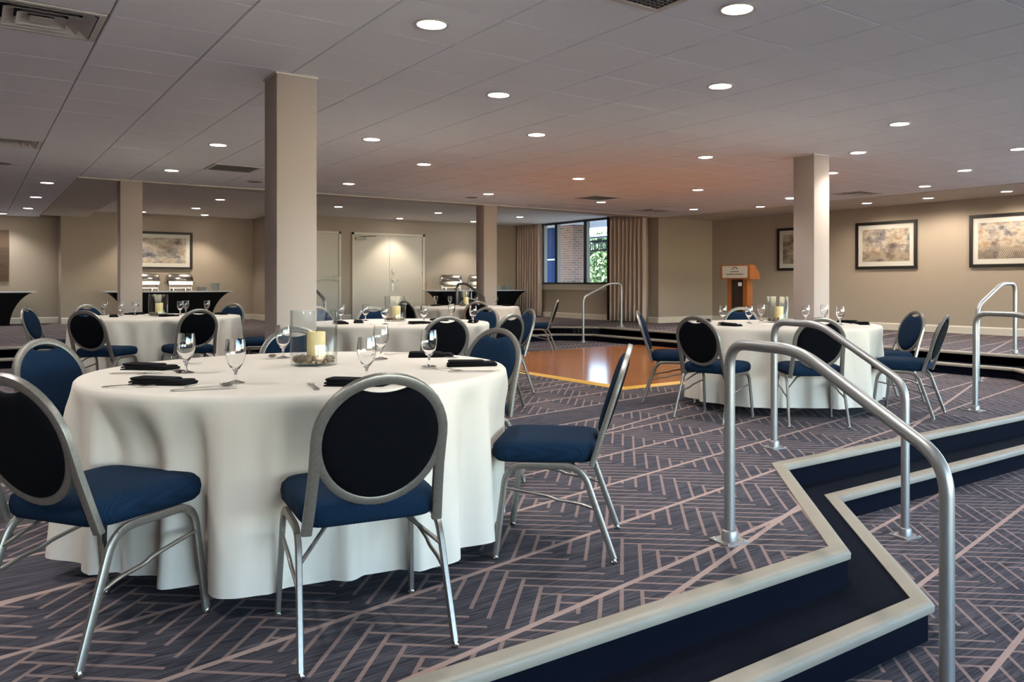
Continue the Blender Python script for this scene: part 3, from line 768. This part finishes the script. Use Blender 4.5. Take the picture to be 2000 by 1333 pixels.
# ------------------------------------------------------------------ chairs
def make_chair():
    root = empty('banquet_chair')
    # seat cushion
    rs = []
    for ins, z in ((.03, .402), (.012, .404), (.0, .418), (-.004, .445), (.0, .468), (.014, .484), (.045, .492), (.12, .496)):
        ring = []
        for x, y in rrect(.445-2*ins, .435-2*ins, max(.012, .075-ins*.6), 6):
            k = 1.0 + .045*(y/.21); ring.append((x*k, y, z))
        rs.append(ring)
    MB().rings(rs).obj('seat', mat['blue'], root, 55)
    sl = .326; LEN = math.hypot(.475, .475*sl)
    dv = Vector((0, -sl, 1)).normalized(); o0 = Vector((0, -.205, .395)); nrm = Vector((0, -1, -sl)).normalized()
    def bp(x, w, d=0.0): return o0+Vector((x, 0, 0))+dv*w+nrm*d     # d > 0 : rear side
    WC, A_, BU, BD = .305, .192, .195, .215
    # outer hoop and lower half ring
    hoop = [bp(-.205, -.005), bp(-.198, .10), bp(-.193, .2)]+[bp(-A_*math.cos(a), WC+BU*math.sin(a)) for a in [pi*i/20 for i in range(21)]]+[bp(.193, .2), bp(.198, .10), bp(.205, -.005)]
    fr_ = MB().tube(hoop, .0125, .017, up=nrm, n=10, square=True)
    ring = [bp(-A_*math.cos(a)*.985, WC-BD*math.sin(a)) for a in [pi*i/20 for i in range(21)]]
    fr_.tube(ring, .011, .0145, up=nrm, n=10, square=True)
    fr_.obj('back_frame', mat['steel'], root, 50)
    # padded oval with the dip of the hand hold at its top
    out = []
    for i in range(56):
        a = 2*pi*i/56; x = .180*math.cos(a); w = WC+(.184 if math.sin(a) > 0 else .203)*math.sin(a)
        if math.sin(a) > 0 and abs(x) < .085: w = min(w, WC+.184*math.sqrt(1-(.085/.18)**2)-.020*(1-(x/.085)**2)+.004)
        out.append((x, w))
    rs = []
    for sc, d in ((.55, -.030), (.80, -.027), (.93, -.020), (.985, -.010), (1.0, 0.0)):
        rs.append([tuple(bp(x*sc, WC+(w-WC)*sc, d)) for x, w in out])
    MB().rings(rs, True, (True, False)).obj('backrest', mat['blue'], root, 60)
    rs = []
    for sc, d in ((1.0, 0.0), (.985, .010), (.93, .016), (.8, .020), (.55, .022)):
        rs.append([tuple(bp(x*sc, WC+(w-WC)*sc, d)) for x, w in out])
    bkp = MB().rings(rs, True, (False, True)).obj('back_rear', mat['navyback'], root, 60); bkp['label'] = 'dark navy rear side'
    # legs: an inverted U each side
    for sx in (-1, 1):
        path = fillet([(sx*.236, -.298, .018), (sx*.222, -.165, .392), (sx*.222, .150, .392), (sx*.236, .196, .018)], .075, 8)
        i0 = 5; i1 = len(path)-6
        up = (1, 0, 0)
        for seg in (path[:i0+1], path[i1:]):
            lg = MB().tube(seg, .0095, .0135, up=up, n=8, square=True).obj('leg', mat['steel'], root, 50)
            ft = seg[0] if seg[0].z < .1 else seg[-1]
            MB().lathe([(.013, .002), (.014, .008), (.010, .014), (.009, .03)], 10, (ft.x, ft.y, 0), (True, False)).obj('glide', mat['chrome'], lg, 40)
        MB().tube(path[i0:i1+1], .0095, .0135, up=up, n=8, square=True).obj('side_rail', mat['steel'], root, 50)
        st = [(sx*.2285, -.235, .215), (sx*.2285, -.15, .243), (sx*.2285, -.06, .254), (sx*.2285, -.03, .268), (sx*.2285, .05, .282), (sx*.2285, .162, .300)]
        MB().tube(fillet(st, .03, 3), .007, .007, n=6).obj('stretcher', mat['steel'], root, 60)
        MB().tube([(sx*.226, -.205, .30), (sx*.13, -.12, .385), (sx*.08, -.08, .398)], .007, n=6).obj('brace', mat['steel'], root, 60)
    return root
proto = make_chair()
first = [True]
def chair(key, phi, r, label, group, face=None, zfix=0.0):
    """phi: angle round the table (camera right = 0, away = 90); r: seat centre distance; face: facing angle if not straight at the table"""
    C_ = TABLES[key]; a = R(phi)
    r += .03; p = C_ + cp(r*math.cos(a), r*math.sin(a))
    fa = R(phi+180 if face is None else face) - TH
    o = proto if first[0] else copy_tree(proto)
    first[0] = False
    o.location = (p.x, p.y, zfix); o.rotation_euler = (0, 0, fa-pi/2)
    tag(o, label, 'chair', group)
    CH[key].append(((a-TH) % (2*pi), r))
    return o
g1, g2, g3, g4, g5 = 'chairs round the front table', 'chairs round the rear left table', 'chairs round the middle table', 'chairs round the farthest table', 'chairs round the right table'
chair('front', -63.8, 1.06, 'blue oval back chair turned away in front, centre of the picture', g1)
chair('front', -6, 1.09, 'blue banquet chair seen from the side, right of the front table', g1)
chair('front', -110.5, 1.015, 'large blue chair cut by the left picture edge at the front table', g1)
chair('front', 172, .98, 'blue chair left of the front table facing right, behind the cut off chair', g1, -13)
chair('front', 110, .96, 'blue chair behind the glass candle vase of the front table', g1)
chair('front', 54.8, 1.01, 'blue chair facing the camera at the right rear of the front table', g1)
chair('rear_left', -88, 1.15, 'dark backed chair before the left rear table, its seat showing to the right', g2, 84)
chair('rear_left', -48, 1.06, 'dark backed chair before the left rear table, nearer the tall column', g2)
chair('rear_left', 190, 1.05, 'blue chair at the far left end of the left rear table', g2)
chair('rear_left', 150, 1.10, 'blue chair behind the left rear table, showing only its top beside a goblet', g2)
chair('rear_left', 77, 1.08, 'blue chair behind the left rear table, under the right end of the buffet', g2)
chair('rear_left', 12, 1.12, 'blue chair right of the left rear table, its back hidden by the column', g2)
chair('middle', -63.5, 1.15, 'navy backed chair in front of the middle table, beside the black napkin', g3)
chair('middle', -36, 1.10, 'navy backed chair at the right front of the middle table', g3)
chair('middle', 24.6, 1.06, 'blue chair right of the middle table near the dance floor', g3)
chair('middle', 56, 1.05, 'blue chair behind the middle table, before the farthest table', g3)
chair('middle', 112, 1.08, 'blue chair behind the middle table, left of its candle vase', g3)
chair('middle', 130, 1.56, 'blue chair left behind the middle table, by the tall front column', g3)
chair('far', -127, 1.0, 'dark backed chair at the front left of the farthest table', g4)
chair('far', -76, 1.0, 'dark backed chair in front of the farthest table, below its candle', g4)
chair('far', 93, .98, 'chair behind the farthest table with only its rounded top showing', g4, None)
chair('far', -6, 1.2, 'dark side view chair right of the farthest table by the steps', g4)
chair('right', 169.5, .98, 'narrow looking blue chair left of the right table at the dance floor corner', g5)
chair('right', -132, 1.15, 'navy backed chair in front of the right table, left of the near handrail', g5)
chair('right', -93, 1.03, 'navy backed chair in front of the right table, behind the handrails', g5)
chair('right', 8, 1.03, 'blue chair facing left at the right end of the right table', g5)
chair('right', -36, 1.08, 'blue side view chair at the front right of the right table', g5)
chair('right', 92, 1.05, 'blue chair behind the right table, in front of the lectern', g5)

for i, k in enumerate(TABLES): cloth(k, 11+i)

# ------------------------------------------------------------------ table ware
goblet_me = MB().lathe([(.0, .0), (.034, .0), (.035, .002), (.02, .006), (.007, .011), (.0055, .03), (.0075, .046), (.016, .056), (.03, .078), (.0375, .105), (.0385, .125), (.036, .15), (.0335, .170), (.0322, .170), (.0346, .15), (.037, .125), (.036, .105), (.0285, .08), (.015, .060), (.004, .055), (0, .0548)], 28).mesh('water_goblet', mat['glass'], 60)
def put(me, name, p, label, cat, group, rz=0.0, smat=None):
    o = bpy.data.objects.new(name, me); col.objects.link(o); o.location = p; o.rotation_euler = (0, 0, rz); tag(o, label, cat, group); return o
ZS = ZTOP + .0012
NM = {'front': 'the large front table', 'rear_left': 'the left rear table', 'middle': 'the middle table', 'far': 'the farthest table', 'right': 'the right table'}
gob = {'front': [(363,729),(460,749),(553,700),(716,742),(744,702),(838,717)],
       'rear_left': None, 'middle': None, 'far': None, 'right': None}
gu = {'rear_left': [(204,614),(236,617),(264,616),(352,615),(363,612.5),(404,611.5)], 'middle': [(666,628),(714,627),(752,634),(828,632),(882,625),(924,632)],
      'far': [(851,597.5),(879,597.5),(931,596),(969,597)], 'right': [(1412,631),(1463,632),(1487,627),(1574,630),(1610,628.5),(1641,635)]}
for k, v in gu.items(): gob[k] = v
def on_table(key, u, v, rmax=.84):
    p = px(u, v, ZTOP); C_ = TABLES[key]; d = Vector((p.x-C_.x, p.y-C_.y, 0))
    if d.length > rmax:          # slide along the sight line as far as the table top allows
        best = None
        for i in range(400):
            Y = 2+i*.04; q = cp((u-CX)/F*Y, Y); dd = (q-Vector((C_.x, C_.y, 0))).length
            if dd <= rmax and (best is None or abs(Y-(F*(EYE-ZTOP)/(v-YH))) < best[0]): best = (abs(Y-(F*(EYE-ZTOP)/(v-YH))), q)
        if best: p = best[1]
        else: d.normalize(); p = Vector((C_.x, C_.y, 0))+d*rmax
    return Vector((p.x, p.y, ZS))
for key, pts in gob.items():
    pts = sorted(pts); labs = ordlab(pts, 'clear stemmed water goblet on '+NM[key]+', {}')
    for (u, v), lb in zip(pts, labs):
        put(goblet_me, 'water_goblet', on_table(key, u, v), lb, 'glass', 'goblets on '+NM[key])
# napkins folded to a slim slab with a loose corner
def napkin_mesh():
    mb = MB()
    for i, (w, d, z0, z1, ox) in enumerate(((.235, .095, .0, .008, 0), (.225, .088, .0082, .017, -.004), (.17, .080, .0172, .025, -.028))):
        rs = []
        for ins, z in ((.003, z0), (0, z0+.002), (0, z1-.002), (.005, z1)):
            rs.append([(x+ox+.10*y*(1 if x > 0 else .3), y, z+.004*math.sin(x*16+i)*(1 if z > z0+.001 else 0)) for x, y in rrect(w-2*ins, d-2*ins, .012, 4)])
        mb.rings(rs)
    return mb.mesh('napkin', mat['napkin'], 50)
nap_me = napkin_mesh()
nap = {'front': [(293,722,-8),(318,751,-6),(698,753,-4),(842,691,8),(928,715,14)],
       'rear_left': [(222,619.5,0),(262,613,0),(330,618.5,0),(432,612.5,0)], 'middle': [(665,633,0),(700,631,0),(820,633,0),(858,627,0),(926,630,0)], 'far': [(852,598,0),(990,597.5,0)],
       'right': [(1375,627,0),(1425,637,0),(1655,627,0),(1690,634,0)]}
for key, pts in nap.items():
    pts = sorted(pts); labs = ordlab(pts, 'folded black napkin on '+NM[key]+', {}')
    for (u, v, a), lb in zip(pts, labs):
        p = on_table(key, u, v, .76)
        C_ = TABLES[key]; rad = math.atan2(p.y-C_.y, p.x-C_.x)
        rz = -TH+R(a) if key == 'front' else rad+pi/2
        put(nap_me, 'napkin', p, lb, 'napkin', 'napkins on '+NM[key], rz)
def outline_mesh(name, half, z, th=.002):
    mb = MB(); rs = []
    n = len(half)
    for i in range(n-1):
        (x0, w0, z0), (x1, w1, z1) = half[i], half[i+1]
        mb.rings([[(x0, -w0, z0), (x0, w0, z0), (x0, w0, z0+th), (x0, -w0, z0+th)], [(x1, -w1, z1), (x1, w1, z1), (x1, w1, z1+th), (x1, -w1, z1+th)]])
    return mb
fk = outline_mesh('fork', [(-.095, .008, .001), (-.085, .010, .002), (-.03, .004, .006), (.02, .0035, .008), (.04, .011, .005), (.05, .0125, .003)], 0)
for i in range(4):
    yy = -.0105+.007*i; fk.rings([[(.05, yy-.0022, .003), (.05, yy+.0022, .003), (.05, yy+.0022, .005), (.05, yy-.0022, .005)], [(.095, yy-.001, .006), (.095, yy+.001, .006), (.095, yy+.001, .0072), (.095, yy-.001, .0072)]])
fork_me = fk.mesh('fork', mat['cutlery'], 40)
knife_me = outline_mesh('knife', [(-.11, .007, .001), (-.10, .009, .002), (.0, .006, .003), (.012, .009, .002), (.09, .009, .002), (.115, .002, .002)], 0).mesh('knife', mat['cutlery'], 40)
sp_ = outline_mesh('spoon', [(-.09, .007, .001), (-.08, .009, .002), (-.02, .0035, .007), (.03, .0035, .009)], 0)
sp_.rings([[(.055+.028*sc*math.cos(a), .018*sc*math.sin(a), z) for a in [2*pi*i/16 for i in range(16)]] for sc, z in ((.3, .001), (.75, .004), (1, .010), (.95, .0105), (.7, .0055), (.3, .003))])
spoon_me = sp_.mesh('spoon', mat['cutlery'], 60)
def cut(me, name, key, u, v, a, label):
    put(me, name, on_table(key, u, v, .85), label, 'cutlery', 'cutlery on '+NM[key], -TH+R(a))
cut(fork_me, 'fork', 'front', 612, 757, 115, 'steel fork lying alone near the front edge of the front table')
cut(knife_me, 'knife', 'front', 398, 762, 22, 'steel knife right of the lowest left napkin on the front table')
cut(spoon_me, 'spoon', 'front', 412, 756, 24, 'steel spoon right of the lowest left napkin on the front table')
cut(fork_me, 'fork', 'front', 252, 757, 5, 'steel fork poking out left of the front left napkin')
cut(spoon_me, 'spoon', 'front', 322, 729, 20, 'steel spoon between the two left napkins on the front table')
cut(knife_me, 'knife', 'front', 266, 731, 3, 'steel knife in front of the upper left napkin on the front table')
cut(fork_me, 'fork', 'front', 352, 714, 28, 'steel fork behind the upper left napkin on the front table')
cut(spoon_me, 'spoon', 'front', 772, 756, 10, 'steel spoon seen through the hand hold of the front chair')
cut(fork_me, 'fork', 'front', 785, 694, 190, 'steel fork left of the rear napkin on the front table')
cut(knife_me, 'knife', 'front', 862, 698, -32, 'steel knife right of the rear napkin on the front table')
cut(fork_me, 'fork', 'front', 872, 724, -40, 'steel fork left of the right hand napkin on the front table')
cut(knife_me, 'knife', 'front', 925, 727, 4, 'steel knife below the right hand napkin on the front table')
cut(spoon_me, 'spoon', 'front', 905, 712, 176, 'steel spoon behind the right hand napkin on the front table')
for key, lst in {'rear_left': [(300, 617)], 'middle': [(745, 634), (800, 634), (900, 630)], 'right': [(1446, 634), (1500, 634), (1655, 634)]}.items():
    labs = ordlab(lst, 'steel knife lying on '+NM[key]+', {}') if len(lst) > 1 else ['steel knife lying on '+NM[key]+' beside the napkin']
    for (u, v), lb in zip(lst, labs): cut(knife_me, 'knife', key, u, v, 15, lb)
# candle vases with stones
vase_me = MB().lathe([(0, .0005), (.105, .0005), (.108, .003), (.108, .258), (.1065, .260), (.1045, .258), (.1045, .012), (.10, .009), (0, .009)], 48).mesh('candle_vase', mat['thin'], 40)
wax_me = MB().lathe([(0, 0), (.041, 0), (.043, .003), (.043, .122), (.040, .127), (.02, .125), (0, .122)], 28).mesh('wax', mat['candle'], 50)
wick_me = MB().lathe([(.0015, .120), (.0015, .134)], 6, caps=(True, True)).mesh('wick', mat['wick'])
def stone_mesh(seed):
    rnd = random.Random(seed); mb = MB()
    a, b, c_ = rnd.uniform(.017, .025), rnd.uniform(.014, .02), rnd.uniform(.010, .014)
    rs = []
    for i in range(1, 8):
        la = -pi/2+pi*i/8
        rs.append([(a*math.cos(la)*math.cos(2*pi*k/12)*(1+.08*math.sin(3*k+seed)), b*math.cos(la)*math.sin(2*pi*k/12), c_*math.sin(la)+c_) for k in range(12)])
    mb.rings(rs); return mb.mesh('river_stone', mat['stone'], 70)
stones = [stone_mesh(i) for i in range(5)]
SW_ = ['beside the candle at its left', 'before the candle', 'right of the candle', 'behind the candle', 'left rear of the candle', 'right front of the candle', 'left front of the candle', 'right rear of the candle', 'resting on top of the other stones at left']
for key in TABLES:
    C_ = TABLES[key]; p = Vector((C_.x, C_.y, ZS))
    if key == 'front': p = on_table('front', 613, 713)
    if key == 'right': p = on_table('right', 1519, 630)
    if key == 'middle': p = on_table('middle', 772, 628)
    put(vase_me, 'candle_vase', p, 'clear glass cylinder vase holding a candle on '+NM[key], 'vase', 'glass candle vases')
    q = p+cp(.012, -.004, 0); e = empty('candle', (q.x, q.y, p.z+.0305)); tag(e, 'cream pillar candle inside the glass vase on '+NM[key], 'candle', 'pillar candles')
    for nm, me in (('wax', wax_me), ('wick', wick_me)):
        o = bpy.data.objects.new(nm, me); col.objects.link(o); o.parent = e
    rnd = random.Random(len(key)); order = [200, 265, 345, 90, 150, 300, 235, 40]
    for i, a in enumerate(order):
        rr = .073+.004*math.sin(i*5)
        s_ = put(stones[i % 5], 'river_stone', p+cp(rr*math.cos(R(a)), rr*math.sin(R(a)), .0105), 'brown stone in the vase on '+NM[key]+', '+SW_[i], 'stone', 'stones in the vase on '+NM[key], rnd.uniform(0, 6))
        s_.scale = (1.2, 1.2, 1.6)
    bed = MB()
    for i in range(60):
        a, r_ = rnd.uniform(0, 6.28), math.sqrt(rnd.random())*.09
        bed.lathe([(0, 0), (.008, .002), (.010, .007), (.006, .013), (0, .015)], 6, (r_*math.cos(a), r_*math.sin(a), .0))
    bd = bed.obj('pebble_bed', mat['stone'], None, 70, (p.x, p.y, p.z+.0105)); tag(bd, 'bed of small pebbles at the bottom of the vase on '+NM[key], 'pebbles', None, 'stuff')
o = put(stones[2], 'river_stone', on_table('front', 532, 698), 'single brown pebble lying loose on the cloth of the large front table', 'stone', 'loose pebble'); o.scale = (.8,.8,.8)

# ------------------------------------------------------------------ buffets
def buffet(name, s0, s1, t0, t1, label, zt=.715):
    e = empty('buffet_table', ((s0+s1)/2, (t0+t1)/2, UP)); tag(e, label, 'table', 'black draped buffet tables')
    L, D = s1-s0, t1-t0
    rs = []
    for i in range(15):
        h = i/14; ins = .46*(1-h)**1.0*(1-.0) if False else .46*(1-h**1.9)**.62 if h < 1 else 0
        insd = .10*(1-h)
        rs.append([(x, y, .005+h*(zt-.005)) for x, y in rrect(L-2*ins, D-2*insd, .03, 3)])
    MB().rings(rs).obj('spandex_cover', mat['spandex'], e, 50)
    MB().rings([[(x, y, z) for x, y in rrect(L+.02, D+.02, .03, 3)] for z in (zt-.022, zt+.006)]).obj('table_top', mat['topcloth'], e, 40)
    return zt+.006+UP
bz = buffet('a', 2.35, 4.97, 19.55, 20.3, 'black draped buffet table with a grey top below the abstract picture')
buffet('b', -1.4, 1.14, 20.35, 21.05, 'black draped buffet table with a pale top below the wood wall art')
bz3 = buffet('c', 9.4, 12.2, 17.95, 18.65, 'black draped buffet table beside the double door and left curtain')
def chafer(p, rz, label, w=.56):
    e = empty('chafing_dish', p, rz); tag(e, label, 'chafing dish', 'roll top chafing dishes')
    hw, dd = w/2, .19
    rs = []
    for q in (0, .012, .035, .07, .11, 1-.11, 1-.07, 1-.035, 1-.012, 1):
        x = -hw+w*q; ed_ = min(q, 1-q)*w
        rr = dd*(.62 if ed_ < .001 else min(1, .62+.38*math.sqrt(min(1, ed_/.06))))
        rs.append([(x, rr*math.cos(a), .22+rr*.95*math.sin(a)) for a in [pi*i/16 for i in range(17)]])
    MB().rings(rs).obj('roll_lid', mat['chrome'], e, 40)
    MB().rings([[(x, y, z) for x, y in rrect(w-.01-2*i_, .375-2*i_, .03, 3)] for z, i_ in ((.125, .02), (.14, 0), (.205, 0), (.206, -.012), (.218, -.012))]).obj('water_pan', mat['chrome'], e, 40)
    for sx in (-1, 1):
        for sy in (-1, 1):
            MB().tube([(sx*(hw-.05), sy*.15, .14), (sx*(hw-.045), sy*.155, .006)], .014, n=8).obj('leg', mat['chrome'], e, 60)
        MB().tube(fillet([(sx*hw, -.07, .19), (sx*(hw+.035), -.07, .19), (sx*(hw+.035), .07, .19), (sx*hw, .07, .19)], .02), .008, n=6).obj('side_handle', mat['chrome'], e, 60)
    MB().box((-hw+.06, -.16, .062), (hw-.06, -.15, .074)).obj('front_rail', mat['chrome'], e)
    MB().tube(fillet([(-.1, -.185, .26), (-.1, -.215, .26), (.1, -.215, .26), (.1, -.185, .26)], .015), .007, n=6).obj('lid_handle', mat['chrome'], e, 60)
    for sx in (-1, 1): MB().lathe([(0, .0), (.04, .0), (.04, .06), (.03, .065), (0, .065)], 14, (sx*.13, 0, .002)).obj('burner', mat['chrome'], e, 40)
chafer((3.18, 19.93, bz), 0, 'steel roll top chafing dish half hidden behind the left rear column')
chafer((3.88, 19.93, bz), 0, 'steel roll top chafing dish under the right of the abstract picture')
chafer((10.02, 18.3, bz3), R(-25), 'steel roll top chafing dish nearest the double door')
chafer((10.85, 18.3, bz3), R(-25), 'steel roll top chafing dish beside the far centre column')
plate_me = MB().lathe([(0, .0), (.07, .0), (.085, .004), (.132, .014), (.133, .016), (.085, .007), (.07, .0035), (0, .0035)], 24).mesh('dinner_plate', mat['plate'], 40)
def plates(s_, t_, z, n, where):
    for i in range(n):
        lb = 'white plate %s of %s' % ('at the bottom' if i == 0 else ('on top' if i == n-1 else ORD[i]+' from the bottom'), where)
        put(plate_me, 'dinner_plate', (s_, t_, z+.0005+i*.0150), lb, 'plate', where)
plates(4.36, 19.9, bz, 6, 'the low plate stack on the left buffet')
plates(4.66, 19.9, bz, 12, 'the tall plate stack on the left buffet')
plates(11.45, 18.3, bz3, 8, 'the plate stack nearest the far column')
plates(11.75, 18.3, bz3, 9, 'the plate stack nearest the curtain')

# ------------------------------------------------------------------ pictures
def picture(loc, rz, w, h, m, label, mountw=.09):
    e = empty('framed_picture', loc, rz); tag(e, label, 'picture', 'framed abstract pictures')     # local x across, -y out of the wall
    fw, fd = .055, .035
    for a, b in (((-w/2, -h/2), (w/2, -h/2+fw)), ((-w/2, h/2-fw), (w/2, h/2)), ((-w/2, -h/2+fw), (-w/2+fw, h/2-fw)), ((w/2-fw, -h/2+fw), (w/2, h/2-fw))):
        MB().box((a[0], -fd, a[1]), (b[0], -.002, b[1])).obj('frame_bar', mat['frame'], e)
    MB().box((-w/2+fw, -.014, -h/2+fw), (w/2-fw, -.004, h/2-fw)).obj('mount', mat['mount'], e)
    MB().box((-w/2+fw+mountw, -.016, -h/2+fw+mountw), (w/2-fw-mountw, -.0141, h/2-fw-mountw)).obj('print', m, e)
picture((3.66, TA-.002, 1.935), 0, 1.3, .88, art('abstract_print_a', 1.7, False), 'framed blue and ochre abstract picture above the left buffet')
for i, (tc, lb, sd) in enumerate(((10.65, 'framed abstract picture half hidden by the right column', 4.1), (8.735, 'framed abstract picture right of the right column', 6.3), (6.495, 'framed abstract picture cut by the right picture edge', 8.8))):
    picture((SR-.002, tc, 1.895), R(-90), 1.27, .915, art('abstract_print_'+'bcd'[i], sd, True), lb)
t = NT('reclaimed_wood'); g = t.noise(t.pos(scale=(3, 3, 26)), 1.0, 4, .6); oi = t.n('ShaderNodeObjectInfo')
mat['barn'] = t.set(t.mix(oi.outputs['Random'], t.mix(g, lin(34,24,18), lin(78,56,36)), t.mix(g, lin(58,44,34), lin(100,76,54))), .8)
e = empty('wood_wall_art', (.06, TL-.002, 1.2)); tag(e, 'wall art of stacked reclaimed wood planks at the left edge', 'wall art')
for i in range(3): MB().box((-.63, -.035-.006*(i % 2), .377*i+.004), (.63, 0, .377*(i+1)-.004)).obj('plank', mat['barn'], e)

# ------------------------------------------------------------------ lectern
lp = cp(3.60, 15.5); vdir = math.atan2(-lp.y, -lp.x)
e = empty('lectern', (lp.x, lp.y, UP), vdir+pi/2-R(24)); tag(e, 'wooden lectern with a silver plaque standing by the picture wall', 'lectern')   # local -y faces the room
MB().box((-.26, -.2, 0), (.26, .2, .06)).obj('base', mat['oak'], e)
MB().box((-.2, -.13, .06), (-.12, .13, .98)).obj('post', mat['oak'], e)
MB().box((.12, -.13, .06), (.2, .13, .98)).obj('post', mat['oak'], e)
MB().box((-.12, -.11, .06), (.12, .1, .98)).obj('dark_panel', mat['walnut'], e)
MB().box((.02, -.125, .84), (.09, -.11, .91)).obj('switch_plate', mat['plate'], e)
hd = MB(); sec = [(-.23, .97), (.26, .97), (.26, 1.06), (.0, 1.245), (-.23, 1.245)]
hd.rings([[(x, y, z) for y, z in sec] for x in (-.30, .30)]); hdo = hd.obj('reading_desk', mat['oak'], e)
pq = MB().box((-.255, -.238, .995), (.255, -.23, 1.222)).obj('plaque', mat['plaque'], hdo)
em = MB()
for i in range(9):
    a = pi*i/8
    em.box((.05*math.cos(a)-.008, -.2395, 1.165+.035*math.sin(a)-.008), (.05*math.cos(a)+.008, -.238, 1.165+.035*math.sin(a)+.008))
for i in range(5):
    em.box((-.012+.004*i-.008, -.2395, 1.16), (-.012+.004*i+.004, -.238, 1.175))
rnd = random.Random(3)
for zz, x0, x1 in ((1.105, -.085, .085), (1.055, -.17, .17)):
    x = x0
    while x < x1:
        w = rnd.uniform(.008, .016); h = rnd.uniform(.014, .024); em.box((x, -.2395, zz), (x+w, -.238, zz+h)); x += w+.005
em.obj('lettering', mat['print'], hdo)
